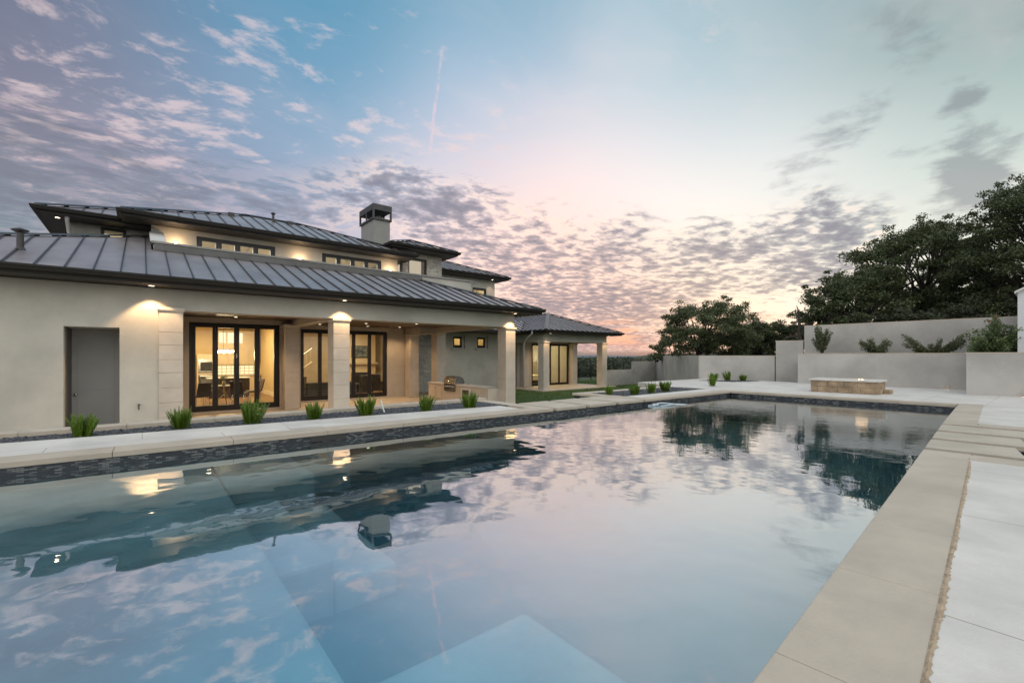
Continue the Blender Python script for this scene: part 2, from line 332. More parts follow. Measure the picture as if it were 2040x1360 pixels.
def leaf_mat(name, c1, c2, rough=.5, trans=.25):
    m, g, b, oc = new_mat(name)
    gi = g.n.new('ShaderNodeNewGeometry')
    n = g.noise(oc, 1.6, 4, .6)
    f = g.m('ADD', g.m('MULTIPLY', gi.outputs['Random Per Island'], .6), g.m('MULTIPLY', g.ss(n, .35, .65), .4))
    oi = g.n.new('ShaderNodeObjectInfo'); f = g.m('ADD', g.m('MULTIPLY', f, .75), g.m('MULTIPLY', oi.outputs['Random'], .25))
    g.put(b.inputs['Base Color'], g.mix(f, c1, c2)); b.inputs['Roughness'].default_value = rough
    tl = g.n.new('ShaderNodeBsdfTranslucent'); g.put(tl.inputs[0], g.mix(f, c1, c2))
    mx = g.n.new('ShaderNodeMixShader'); mx.inputs[0].default_value = trans
    o = [q for q in g.n if q.type == 'OUTPUT_MATERIAL'][0]
    g.l.new(b.outputs[0], mx.inputs[1]); g.l.new(tl.outputs[0], mx.inputs[2]); g.l.new(mx.outputs[0], o.inputs[0])
    return m
oak_leaf = leaf_mat('oak_leaves', (.035, .055, .022), (.11, .135, .055), .5, .2)
brush_leaf = leaf_mat('brush_leaves', (.05, .06, .035), (.12, .13, .08), .6, .2)
fern_leaf = leaf_mat('fern_leaves', (.13, .23, .03), (.32, .46, .075), .45, .3)
shrub_leaf = leaf_mat('shrub_leaves', (.06, .10, .035), (.20, .25, .10), .5, .25)
shrub_dark = leaf_mat('dark_shrub_leaves', (.055, .075, .035), (.17, .185, .09), .5, .25)
bark = pmat('oak_bark', (.045, .038, .032), .95, var=.4, vs=8, bump=1, bs=30)
grass_m = pmat('lawn_grass', (.055, .10, .022), .9, var=.35, vs=2.2, bump=1, bs=160, fine=.5)
earth_m = pmat('hill_country_ground', (.05, .058, .036), .95, var=.4, vs=.15, bump=1, bs=.8)
soil_m = pmat('planter_soil', (.05, .04, .03), .95, var=.4, vs=8, bump=1, bs=40)
gravel_bed = pmat('gravel_bed', (.02, .022, .026), .8, var=.4, vs=30, bump=1, bs=60)
def gravel_mat():
    m, g, b, oc = new_mat('black_pebbles'); gi = g.n.new('ShaderNodeNewGeometry')
    g.put(b.inputs['Base Color'], g.mix(gi.outputs['Random Per Island'], (.018, .020, .026), (.085, .09, .10))); b.inputs['Roughness'].default_value = .45
    return m
pebble_m = gravel_mat()
room_wall = pmat('warm_room_paint', (.58, .46, .26), .8, var=.04)
room_dim = pmat('dim_room_paint', (.46, .40, .31), .8, var=.06)
room_floor = pmat('room_oak_floor', (.22, .13, .07), .35, var=.2, vs=3)
room_trim = pmat('room_trim', (.75, .66, .50), .6, var=.03)
island_m = pmat('espresso_cabinet', (.03, .02, .015), .4, var=.1)
cab_m = pmat('cream_cabinet', (.66, .58, .44), .5, var=.03)
leather = pmat('grey_leather', (.07, .06, .055), .45, var=.15)
sofa_m = pmat('grey_sofa_fabric', (.10, .10, .10), .85, var=.15, bump=.4, bs=200)

# ------------------------------------------------------------------ mesh builder
class MB:
    def __init__(s): s.v = []; s.f = []
    def add(s, vs, fs):
        k = len(s.v); s.v += [tuple(v) for v in vs]; s.f += [tuple(i + k for i in f) for f in fs]; return s
    def box(s, x0, x1, y0, y1, z0, z1):
        return s.add([(x0, y0, z0), (x1, y0, z0), (x1, y1, z0), (x0, y1, z0), (x0, y0, z1), (x1, y0, z1), (x1, y1, z1), (x0, y1, z1)],
                     [(0, 3, 2, 1), (4, 5, 6, 7), (0, 1, 5, 4), (1, 2, 6, 5), (2, 3, 7, 6), (3, 0, 4, 7)])
    def prism(s, pts, z0, z1):      # counter-clockwise plan polygon
        n = len(pts)
        vs = [(p[0], p[1], z0) for p in pts] + [(p[0], p[1], z1) for p in pts]
        return s.add(vs, [tuple(range(n - 1, -1, -1)), tuple(range(n, 2 * n))] + [(i, (i + 1) % n, (i + 1) % n + n, i + n) for i in range(n)])
    def tube(s, path, rad, n=8, caps=True):
        path = [Vector(p) for p in path]; k = len(path)
        rads = rad if isinstance(rad, (list, tuple)) else [rad] * k
        vs = []
        up = None
        for i, p in enumerate(path):
            t = (path[min(i + 1, k - 1)] - path[max(i - 1, 0)]).normalized()
            if up is None:
                a = Vector((0, 0, 1)) if abs(t.z) < .9 else Vector((1, 0, 0)); up = t.cross(a).normalized()
            else: up = (up - t * up.dot(t)).normalized()
            w = t.cross(up)
            for j in range(n):
                a = 2 * math.pi * j / n; vs.append(p + (up * math.cos(a) + w * math.sin(a)) * rads[i])
        fs = [(i * n + j, i * n + (j + 1) % n, (i + 1) * n + (j + 1) % n, (i + 1) * n + j) for i in range(k - 1) for j in range(n)]
        if caps: fs += [tuple(range(n - 1, -1, -1)), tuple(range((k - 1) * n, k * n))]
        return s.add(vs, fs)
    def lathe(s, prof, c=(0, 0, 0), n=20):
        vs = []; k = len(prof)
        for r, z in prof:
            for j in range(n):
                a = 2 * math.pi * j / n; vs.append((c[0] + r * math.cos(a), c[1] + r * math.sin(a), c[2] + z))
        fs = [(i * n + j, i * n + (j + 1) % n, (i + 1) * n + (j + 1) % n, (i + 1) * n + j) for i in range(k - 1) for j in range(n)]
        fs += [tuple(range(n - 1, -1, -1)), tuple(range((k - 1) * n, k * n))]
        return s.add(vs, fs)
    def build(s, name, mat, parent=None, bevel=0, smooth=False):
        me = bpy.data.meshes.new(name); me.from_pydata(s.v, [], s.f); me.update()
        if smooth:
            me.polygons.foreach_set('use_smooth', [True] * len(me.polygons))
        o = bpy.data.objects.new(name, me); COL.objects.link(o); me.materials.append(mat)
        if parent is not None:
            o.parent = parent
            o.matrix_parent_inverse = parent.matrix_basis.inverted() if isinstance(parent, bpy.types.Object) and parent.get('_world') else o.matrix_parent_inverse
        if bevel:
            b = o.modifiers.new('bevel', 'BEVEL'); b.width = bevel; b.segments = 2; b.limit_method = 'ANGLE'; b.angle_limit = R(40)
        return o
def tag(o, label=None, cat=None, group=None, kind=None):
    if label: o['label'] = label
    if cat: o['category'] = cat
    if group: o['group'] = group
    if kind: o['kind'] = kind
    return o
def thing(name, label, cat, loc=(0, 0, 0), group=None, rz=0):
    o = bpy.data.objects.new(name, None); COL.objects.link(o); o.location = loc; o.rotation_euler = (0, 0, rz); o.empty_display_size = .2
    return tag(o, label, cat, group)
def copy_tree(o, parent=None):
    c = o.copy(); COL.objects.link(c)
    if parent: c.parent = parent
    for ch in list(o.children): copy_tree(ch, c)
    return c
def wall(name, mat, axis, c0, c1, a0, a1, z0, z1, openings=(), parent=None):
    """wall slab between planes c0<c1; axis 'x' runs along x (openings a0,a1,z0,z1)"""
    As = sorted({a0, a1} | {o[0] for o in openings} | {o[1] for o in openings}); Zs = sorted({z0, z1} | {o[2] for o in openings} | {o[3] for o in openings})
    As = [a for a in As if a0 <= a <= a1]; Zs = [z for z in Zs if z0 <= z <= z1]
    na, nz = len(As) - 1, len(Zs) - 1
    def solid(i, j):
        if i < 0 or j < 0 or i >= na or j >= nz: return False
        a = (As[i] + As[i + 1]) / 2; z = (Zs[j] + Zs[j + 1]) / 2
        return not any(o[0] < a < o[1] and o[2] < z < o[3] for o in openings)
    mb = MB(); idx = {}
    def V(i, j, k):
        if (i, j, k) not in idx:
            idx[(i, j, k)] = len(mb.v); c = c0 if k == 0 else c1
            mb.v.append((As[i], c, Zs[j]) if axis == 'x' else (c, As[i], Zs[j]))
        return idx[(i, j, k)]
    flip = axis != 'x'
    def F(q): mb.f.append(tuple(reversed(q)) if flip else tuple(q))
    for i in range(na):
        for j in range(nz):
            if not solid(i, j): continue
            F((V(i, j, 0), V(i + 1, j, 0), V(i + 1, j + 1, 0), V(i, j + 1, 0)))
            F((V(i, j, 1), V(i, j + 1, 1), V(i + 1, j + 1, 1), V(i + 1, j, 1)))
            if not solid(i - 1, j): F((V(i, j, 0), V(i, j + 1, 0), V(i, j + 1, 1), V(i, j, 1)))
            if not solid(i + 1, j): F((V(i + 1, j, 0), V(i + 1, j, 1), V(i + 1, j + 1, 1), V(i + 1, j + 1, 0)))
            if not solid(i, j - 1): F((V(i, j, 0), V(i, j, 1), V(i + 1, j, 1), V(i + 1, j, 0)))
            if not solid(i, j + 1): F((V(i, j + 1, 0), V(i + 1, j + 1, 0), V(i + 1, j + 1, 1), V(i, j + 1, 1)))
    return mb.build(name, mat, parent)

# ------------------------------------------------------------------ ground, deck, pool
YL = lambda x: 9.45 - .024 * (x + 1.6)          # house side of the pool
YR = lambda x: .92 + .0691 * (x - 2.33)         # camera side of the pool
XA, XB = -4.5, 19.3                              # ends of the pool
def gz(x, y):
    z = -2.03
    sm = lambda a, b, v: (lambda t: t * t * (3 - 2 * t))(max(0, min(1, (v - a) / (b - a))))
    r = math.hypot(x, y); ph = math.degrees(math.atan2(y, x))
    d = (x - 28.3) * .783 - (y - 15.2)          # which side of the long garden wall
    z += sm(30.3, 33, x) * (3.1 + .7 * sm(34, 50, x)) * sm(.5, 3.0, d)
    z -= sm(33, 44, ph) * (sm(66, 150, r) * 4.5 + sm(110, 700, r) * 9) + sm(60, 3000, r) * 36
    return z
def ground():
    def steps(a, b, n): return [a + (b - a) * i / n for i in range(n)]
    xs = [-9000, -3000, -900, -300, -100, -40, -20, -10, -5] + steps(-5, 20, 10)[1:] + [20] + steps(20, 60, 40)[1:] + steps(60, 200, 20) + steps(200, 1000, 16) + [1000, 1600, 2500, 4000, 6500, 12000]
    ys = [-9000, -3000, -900, -300, -100, -40, -20, -10, -7] + steps(-7, 12, 6)[1:] + [12.0] + steps(12, 60, 48)[1:] + steps(60, 200, 20) + steps(200, 1000, 16) + [1000, 1600, 2500, 4000, 6500, 12000]
    v = []; f = []
    for y in ys:
        for x in xs: v.append((x, y, gz(x, y)))
    nx = len(xs)
    fl = []; fe = []
    for j in range(len(ys) - 1):
        for i in range(nx - 1):
            cx, cy = (xs[i] + xs[i + 1]) / 2, (ys[j] + ys[j + 1]) / 2
            if -5 < cx < 20 and -7 < cy < 12.0: continue
            q = (j * nx + i, j * nx + i + 1, (j + 1) * nx + i + 1, (j + 1) * nx + i)
            (fl if (9 < cx < 60 and cy > 11 and cy < 46 and (cx - 28.3) * .783 - (cy - 15.2) < 1) else fe).append(q)
    for nm, fs, m in (('lawn', fl, grass_m), ('ground', fe, earth_m)):
        mb = MB(); mb.v = list(v); mb.f = fs
        o = mb.build(nm, m, smooth=True)
        bm = bmesh.new(); bm.from_mesh(o.data); bmesh.ops.delete(bm, geom=[q for q in bm.verts if not q.link_faces], context='VERTS'); bm.to_mesh(o.data); bm.free()
        tag(o, kind='structure')
ground()
# far hills on the horizon, the blue of air haze painted into their colour
def hills():
    mb = MB()
    for (r, h, a0, a1, sd) in ((5200, 16, 10, 80, 1), (9000, 62, 5, 85, 5)):
        rnd = random.Random(sd); n = 90; top = []; hh = h * .5
        for i in range(n + 1):
            hh += rnd.uniform(-1, 1) * h * .07; hh = max(h * .3, min(h, hh)); a = R(a0 + (a1 - a0) * i / n); top.append((a, hh))
        k = len(mb.v)
        for a, hh in top:
            for (rr, z) in ((r - 900, -52), (r, hh - 46), (r + 1200, -52)): mb.v.append((rr * math.cos(a), rr * math.sin(a), z))
        for i in range(n):
            for j in range(2):
                b = k + i * 3 + j; mb.f.append((b, b + 1, b + 4, b + 3))
    o = mb.build('hills', pmat('hazed_hill_scrub', (.10, .14, .17), 1.0, var=.15, vs=.002), smooth=True); tag(o, kind='structure')
hills()

def strip_blocks(mb, A, B, w, z0, z1, step=1.2, gap=.005, phase=0.0):
    """row of stone blocks from A to B, body on the left-hand side of the direction with width w"""
    A = Vector(A); B = Vector(B); d = (B - A); L = d.length; d.normalize(); n = Vector((-d.y, d.x))
    s = 0.0; nx = phase if phase > 0 else step
    while s < L - .01:
        e = min(nx, L); nx = e + step
        if L - e < .25: e = L
        p = [A + d * (s + gap / 2), A + d * (e - gap / 2), A + d * (e - gap / 2) + n * w, A + d * (s + gap / 2) + n * w]
        mb.prism([(q.x, q.y) for q in p], z0, z1); s = e
CW = .54
pool = thing('swimming_pool', 'long rectangular swimming pool with buff coping and dark mosaic waterline tile', 'swimming pool', (0, 0, 0))
cop = MB()
# house side (in front of the house and again beyond the stepping slabs)
strip_blocks(cop, (XA, YL(XA)), (9.05, YL(9.05)), CW, -.09, 0, 1.62, phase=.9)
cop.build('coping', buff, pool, bevel=.008); cop = MB()
strip_blocks(cop, (13.35, YL(13.35)), (XB + CW, YL(XB)), CW, -.09, 0, 1.62)
# far end
strip_blocks(cop, (XB + CW, YR(XB)), (XB + CW, YL(XB) - .003), CW, -.09, 0, 1.4)
# camera side
co2 = MB(); strip_blocks(co2, (9.72, YR(9.72)), (XA, YR(XA)), CW, -.09, 0, 1.35, phase=.5)
strip_blocks(cop, (XB + CW, YR(XB) - .003), (13.75, YR(13.75)), CW, -.09, 0, 1.5)
strip_blocks(cop, (XA, YL(XA)), (XA, YR(XA) - CW), CW, -.09, 0, 1.4) if False else None
strip_blocks(co2, (XA, YR(XA) - CW), (XA, YL(XA) + CW), CW, -.09, 0, 1.4)
co2.build('coping', buff, pool, bevel=.008)
cop.build('coping', buff, pool, bevel=.008)
# shell: floor, walls, plaster, tile band
def wallstrip(mb, A, B, t, z0, z1):
    A = Vector(A); B = Vector(B); d = (B - A).normalized(); n = Vector((-d.y, d.x))
    mb.prism([(q.x, q.y) for q in (A, B, B + n * t, A + n * t)], z0, z1)
IN = .035       # coping overhang
WZ = -.215      # water level
def ring(mb, z0, z1, t, dx=0):
    o = IN + dx
    wallstrip(mb, (XA - .3, YL(XA) + o), (XB + o + t, YL(XB) + o), t, z0, z1)
    wallstrip(mb, (XB + o, YL(XB) + o - .001), (XB + o, YR(XB) - o + .001), t, z0, z1) if False else None
    mb.prism([(XB + o, YR(XB) - o), (XB + o + t, YR(XB) - o), (XB + o + t, YL(XB) + o - .002), (XB + o, YL(XB) + o - .002)], z0, z1)
    wallstrip(mb, (XB + o + t, YR(XB) - o - .001), (13.8, YR(13.8) - o), t, z0, z1)
    wallstrip(mb, (9.67, YR(9.67) - o), (XA - .3, YR(XA) - o), t, z0, z1)
tb = MB(); ring(tb, -.34, -.091, .02); tb.build('tile_band', tile_m, pool)
sh = MB(); ring(sh, -1.3, -.341, .10, .001)
sh.prism([(XA - .4, YR(XA) - 7.2), (XB + .4, YR(XA) - 7.2), (XB + .4, YL(XA) + .5), (XA - .4, YL(XA) + .5)], -1.45, -1.25)
sh.box(XA - .45, XA - .3, -6.6, YL(XA) + .4, -1.3, -.10)
sh.build('shell', plaster, pool)
bd = MB()
bd.box(XA, .93, 2.63, YL(0) + .03, -1.3, -.40); bd.build('tanning_shelf', plaster, pool, bevel=.05)
bd = MB(); bd.box(.931, 2.15, 7.62, YL(2) + .02, -1.3, -.39); bd.build('bench', plaster, pool, bevel=.05)
st = MB(); st.box(.932, 1.58, 4.9, 7.61, -1.3, -.66); st.build('step', plaster, pool, bevel=.04)
st = MB(); st.box(1.581, 2.30, 4.9, 7.60, -1.3, -.90); st.build('step', plaster, pool, bevel=.04)
bd = MB(); bd.box(XA, 2.26, YR(0) - .2, 2.61, -1.3, -.44); bd.build('bench', plaster, pool, bevel=.05)
dr = MB(); dr.tube([(-.45 + .09 * math.cos(R(a)), 5.15 + .09 * math.sin(R(a)), -.396) for a in range(0, 361, 12)], .006, 6); dr.lathe([(.0, 0), (.022, 0), (.022, .005), (.0, .006)], (-.45, 5.15, -.399), 12)
dr.build('floor_drain', pmat('grey_drain', (.32, .36, .37), .6), pool)
skm = MB(); skm.box(2.55, 3.25, YL(3) + .022, YL(3) + .03, -.2, -.095); skm.build('skimmer_mouth', black_m, pool)
lid = MB(); lid.prism([(2.35, YL(2.4) + .62), (2.95, YL(2.4) + .60), (2.95, YL(2.4) + .98), (2.35, YL(2.4) + 1.0)], .002, .007); lid.build('skimmer_lid', white_deck, pool)
# water as a closed volume
wm = MB()
wm.prism([(XA - .29, -6.5), (9.66, -6.5), (13.8, -6.5), (13.8, YR(13.8) - .04), (XB + .034, YR(XB) - .03), (XB + .034, YL(XB) + .034), (XA - .29, YL(XA) + .038)], -1.24, WZ)
# (the camera-side deck hides the part of this sheet that lies outside the pool and the spa)
wo = wm.build('pool_water', water_m); tag(wo, kind='structure')
# decks
dk = MB()
dk.prism([(-8, -7), (9.2, -7), (9.2, YR(9.2) - CW), (-8, YR(-8) - CW)], -2.2, -.002)
dk.prism([(14.29, -7), (20, -7), (27.9, -7), (28.6, 14.9), (21.6, 15.2), (20.6, 12.6), (XB + CW + .003, 12.6), (XB + CW + .003, YR(XB) - CW - .003), (14.29, YR(14.29) - CW - .003)], -2.2, -.002)
dko = dk.build('deck', white_deck); tag(dko, kind='structure')
# path between the pool coping and the gravel bed, then the kerb at the house
GB = lambda x: 11.55 - .085 * (x + 1.5)
pk = MB()
pk.prism([(XA - .5, YL(XA) + CW + .003), (8.3, YL(8.3) + CW + .003), (8.3, GB(8.3)), (XA - .5, GB(XA))], -2.2, -.004)
pk.prism([(13.9, YL(13.9) + CW + .003), (XB + CW, YL(XB) + CW + .003), (XB + CW, 10.25), (13.9, 10.25)], -2.2, -.004)
pko = pk.build('path', white_deck); tag(pko, kind='structure')
kb = thing('planter_kerb', 'buff stone kerb between the black gravel bed and the house', 'kerb', (0, 0, 0))
k1 = MB(); strip_blocks(k1, (-6, 12.40), (9.05, 12.40), .42, -2.2, .055, 1.55, phase=1.1); k1.build('kerb_stone', buff, kb, bevel=.008)
k1 = MB(); strip_blocks(k1, (9.05, YL(9) + CW + .004), (9.05, 12.395), .42, -2.2, .0, 1.6); strip_blocks(k1, (8.625, YL(8.6) + CW + .004), (8.3, YL(8.6) + CW + .006), .0, -.1, .0) if False else None
k1.build('end_stone', buff, kb, bevel=.008)
kb2 = thing('planter_surround', 'buff stone frame round the gravel bed beyond the stepping slabs', 'kerb', (0, 0, 0))
k1 = MB(); strip_blocks(k1, (13.78, YL(13.5) + CW + .004), (13.78, 12.5), .43, -.09, .0, 1.6); strip_blocks(k1, (13.783, 12.08), (19.8, 12.08), .42, -.09, 0, 1.6)
k1.build('frame_stone', buff, kb2, bevel=.008)
k1 = MB(); k1.box(13.42, 13.5, YL(13.5) + .1, 12.44, -2.2, -.091); k1.box(13.501, 19.8, 12.38, 12.44, -2.2, -.091); k1.build('tile_face', tile_m, kb2)
k1 = MB(); k1.box(8.93, 9.0, YL(9) + .12, 12.4, -2.2, -.091); k1.build('tile_face', tile_m, kb)
# stone coping round the spa on the right
spa = thing('spa_coping', 'buff stone borders of the dark spa channel at the right deck', 'coping', (0, 0, 0))
k1 = MB(); strip_blocks(k1, (9.72, -6.5), (9.72, YR(9.72) - CW - .004), .5, -.09, 0, 1.3); k1.build('border_stone', buff, spa, bevel=.008)
k1 = MB(); strip_blocks(k1, (14.27, -6.5), (14.27, YR(14) - CW - .004), .5, -.09, 0, 1.3); k1.build('border_stone', buff, spa, bevel=.008)
k1 = MB(); k1.box(9.60, 9.66, -6.5, YR(9.6) - .2, -1.5, -.091); k1.box(13.81, 13.87, -6.5, YR(13.8) - .05, -1.5, -.091); k1.box(9.0, 14, -6.66, -6.55, -1.5, -.091); k1.build('spa_tile', tile_m, spa)
# mortar bead along the near deck edge
mo = MB(); rnd = random.Random(3); s = -6.0; pr = None
pts = []
while s < 9.1:
    y = YR(s) - CW - .004; pts.append((s, y + .012, y - .011 - rnd.random() ** 3 * .016 - .007 * math.sin(s * 2.1) ** 2)); s += .025
vs = []
for (x, a, b) in pts: vs += [(x, a, .0015), (x, (a + b) / 2, .007), (x, b, .0012)]
fs = []
for i in range(len(pts) - 1):
    for j in range(2): k = i * 3 + j; fs.append((k, k + 1, k + 4, k + 3))
mo.add(vs, [tuple(reversed(f)) for f in fs]); tag(mo.build('mortar_bead', mortar), 'rough tan mortar bead along the seam between near coping and white paving', 'mortar')
# stepping slabs
def slab(name, x0, x1, y0, y1, y0b, y1b, label, group, base):
    t = thing(name, label, 'stepping slab', ((x0 + x1) / 2, (y0 + y1) / 2, 0), group)
    cx, cy = t.location.x, t.location.y
    m = MB(); m.prism([(x0 - cx, y0 - cy), (x1 - cx, y0b - cy), (x1 - cx, y1b - cy), (x0 - cx, y1 - cy)], -.085, 0); m.build('slab_top', slab_stone, t, bevel=.008)
    if base:
        m = MB(); m.box(x0 + .14 - cx, x1 - .10 - cx, y0 + .14 - cy, y1 - .14 - cy, -1.55, -.086); m.build('tiled_pier', tile_m, t)
    return t
nm = ['nearest the house planter', 'in the middle of the three by the lawn', 'next to the far planter frame']
for i, (a, b) in enumerate(((9.17, 10.38), (10.56, 11.78), (11.96, 13.22))):
    slab('stepping_slab', a, b, YL(a) - .02, 10.87, YL(b) - .02, 10.87, 'large square stone slab bridging the water by the lawn, ' + nm[i], 'stepping slabs at the lawn', True)
nm = ['nearest the camera', 'middle one of the right-hand three', 'farthest of the right-hand three']
for i, (a, b) in enumerate(((9.98, 10.98), (11.24, 12.24), (12.50, 13.50))):
    slab('stepping_slab', a, b, .34, YR(a), .50, YR(b), 'long beige slab between pool and spa, ' + nm[i], 'stepping slabs between pool and spa', True)
# ground behind the lawn slabs, retaining face down to the water
cw = MB(); cw.box(9.002, 13.418, 9.36, 11.05, -2.2, -.25); tag(cw.build('channel_wall', tile_m), 'dark tiled edge of the water channel behind the lawn slabs', 'channel wall')
# gravel beds
def gravel(name, poly, n, z, label, seed):
    rnd = random.Random(seed)
    xs = [p[0] for p in poly]; ys = [p[1] for p in poly]
    def inside(x, y):
        c = False; j = len(poly) - 1
        for i in range(len(poly)):
            if (poly[i][1] > y) != (poly[j][1] > y) and x < (poly[j][0] - poly[i][0]) * (y - poly[i][1]) / (poly[j][1] - poly[i][1]) + poly[i][0]: c = not c
            j = i
        return c
    phi = (1 + 5 ** .5) / 2
    bmt = bmesh.new(); bmesh.ops.create_icosphere(bmt, subdivisions=1, radius=1)
    iv = np.array([v.co[:] for v in bmt.verts]); fi = [tuple(v.index for v in f.verts) for f in bmt.faces]; bmt.free()
    mb = MB(); mb.prism(poly, z - (.3 if poly[0][0] > 22 else 2.1), z - .02)
    k = 0
    while k < n:
        x, y = rnd.uniform(min(xs), max(xs)), rnd.uniform(min(ys), max(ys))
        if not inside(x, y): continue
        k += 1; r = rnd.uniform(.018, .036); a = rnd.uniform(0, 6.28); ca, sa = math.cos(a), math.sin(a)
        S = iv * np.array([r * rnd.uniform(.9, 1.5), r, r * .55])
        P = np.stack([x + S[:, 0] * ca - S[:, 1] * sa, y + S[:, 0] * sa + S[:, 1] * ca, z - .012 + rnd.uniform(0, .022) + S[:, 2]], 1)
        mb.add(P.tolist(), fi)
    o = mb.build(name, pebble_m); tag(o, label, kind='stuff'); return o
gravel('gravel', [(-3.2, GB(-3.2)), (8.62, GB(8.3) + .003), (8.62, 12.39), (-3.2, 12.39)], 9000, -.035, 'black river pebbles in the bed by the house', 1)
gravel('gravel', [(13.79, 10.26), (19.8, 10.26), (19.8, 12.07), (13.79, 12.07)], 3500, -.03, 'black river pebbles in the bed beyond the slabs', 2)
gravel('gravel', [(25.9, 11.9), (28.0, 11.3), (28.1, 12.6), (26.0, 14.0)], 1200, .008, 'dark pebbles in the far deck bed by the garden wall', 4)

# ------------------------------------------------------------------ house
house = thing('house', 'large stucco house with dark standing seam metal roofs, lit porch and upper storey', 'house', (0, 0, 0))
FZ = -.45   # porch floor level
# lower walls
svc = (-1.28, -.39, -1, 2.12)
wall('wall', stucco, 'x', 13.3, 13.6, -5.0, .30, -.6, 3.06, [svc], house)
wall('wall', stucco, 'y', -4.999, -4.7, 13.601, 26, -.6, 3.06, (), house)
m = MB(); m.box(-1.58, -1.26, 13.601, 14.9, -.6, 2.4); m.build('door_jamb', pmat('brown_jamb', (.11, .10, .09), .6), house); m = MB(); m.box(-1.259, -.0, 13.601, 14.9, 2.12, 2.4); m.box(-.39, -.1, 13.601, 14.9, -.6, 2.119); m.build('door_recess', stucco, house)
d = MB(); d.box(-1.279, -.391, 14.5, 14.55, -.42, 2.119)
for (z0, z1) in ((-.25, .52), (.68, 1.98)):
    d.box(-1.16, -.52, 14.492, 14.499, z0, z1)
door = d.build('door', grey_door_m, house, bevel=.004); tag(door, 'grey panelled service door set deep in the wall')
m = MB(); m.lathe([(.0, 0), (.012, 0), (.012, .04), (.03, .045), (.034, .065), (.02, .08), (.0, .08)], (0, 0, 0), 14)
kn = m.build('handle', steel, door, smooth=True); kn.rotation_euler = (R(90), 0, 0); kn.location = (-1.19, 14.5, .60)
# front beam over the porch and right side beam
m = MB(); m.box(.30, 11.0, 13.302, 13.79, 2.57, 3.06); m.build('porch_beam', stucco, house)
m = MB(); m.box(10.56, 10.99, 13.791, 18.9, 2.57, 3.06); m.build('porch_beam', beam_m, house)
m = MB(); m.box(4.2, 4.6, 13.791, 17.59, 2.57, 2.80); m.build('porch_beam', beam_m, house)
m = MB(); m.box(9.7, 10.56, 18.45, 19.85, 2.50, 3.06); m.build('porch_beam', beam_m, house)
# porch walls
D1 = (1.19, 3.90, FZ + .07, 2.61); D2 = (5.0, 8.80, FZ + .07, 2.60)
wall('wall', beam_m, 'x', 18.2, 18.45, .3, 4.62, -.6, 3.05, [D1], house)
wall('wall', beam_m, 'y', .301, .55, 13.601, 18.199, -.6, 3.05, (), house)
wall('wall', beam_m, 'y', 4.5, 4.62, 18.451, 19.9, -.6, 3.05, (), house)
wall('wall', beam_m, 'x', 19.9, 20.15, 4.501, 9.8, -.6, 3.05, [D2], house)
wall('wall', beam_m, 'y', 9.8, 10.05, 19.901, 21.99, -.6, 3.05, (), house)
m = MB(); m.box(.551, 10.55, 13.8, 22, 2.78, 2.84); m.build('porch_ceiling', wood_ceiling, house)
m = MB(); m.box(-6, 11.2, 12.85, 22.2, -.7, FZ); m.box(-6, 5.2, 7.5, 12.849, -.7, FZ); m.build('porch_floor', porch_floor_m, house)
# block columns
def column(x, y, z0, z1, w=.46, parent=house, d=None, seed=0, cap=.11):
    rnd = random.Random(seed); d = d or w; mb = MB(); z = z0; top = z1 - cap
    while z < top - .01:
        h = rnd.choice((.30, .36, .40, .34)); e = min(z + h, top)
        if top - e < .15: e = top
        o = rnd.uniform(0, .004)
        mb.box(x - o, x + w + o, y - o, y + d + o, z + .003, e - .003); z = e
    mb.box(x + .012, x + w - .012, y + .012, y + d - .012, z0, top)
    # flared cap block
    mb.add([(x - a, y - a, zz) if q == 0 else (x + w + a, y - a, zz) if q == 1 else (x + w + a, y + d + a, zz) if q == 2 else (x - a, y + d + a, zz)
            for (a, zz) in ((.006, top + .002), (.035, top + .05), (.035, z1 - .002)) for q in range(4)],
           [(3, 2, 1, 0), (8, 9, 10, 11)] + [(r * 4 + i, r * 4 + (i + 1) % 4, r * 4 + 4 + (i + 1) % 4, r * 4 + 4 + i) for r in range(2) for i in range(4)])
    return mb.build('column', column_stone, parent, bevel=.006)
column(.30, 13.24, -.6, 2.62, .45, d=.3, seed=1)
column(4.24, 13.25, FZ, 2.57, seed=2, d=.5)
column(10.55, 13.25, FZ, 2.57, seed=3, d=.5)
column(3.95, 17.62, FZ, 2.62, .48, d=.57, seed=4)
column(9.68, 19.35, FZ, 2.50, seed=5, d=.5)
column(10.56, 18.40, FZ, 2.57, seed=6, d=.5)
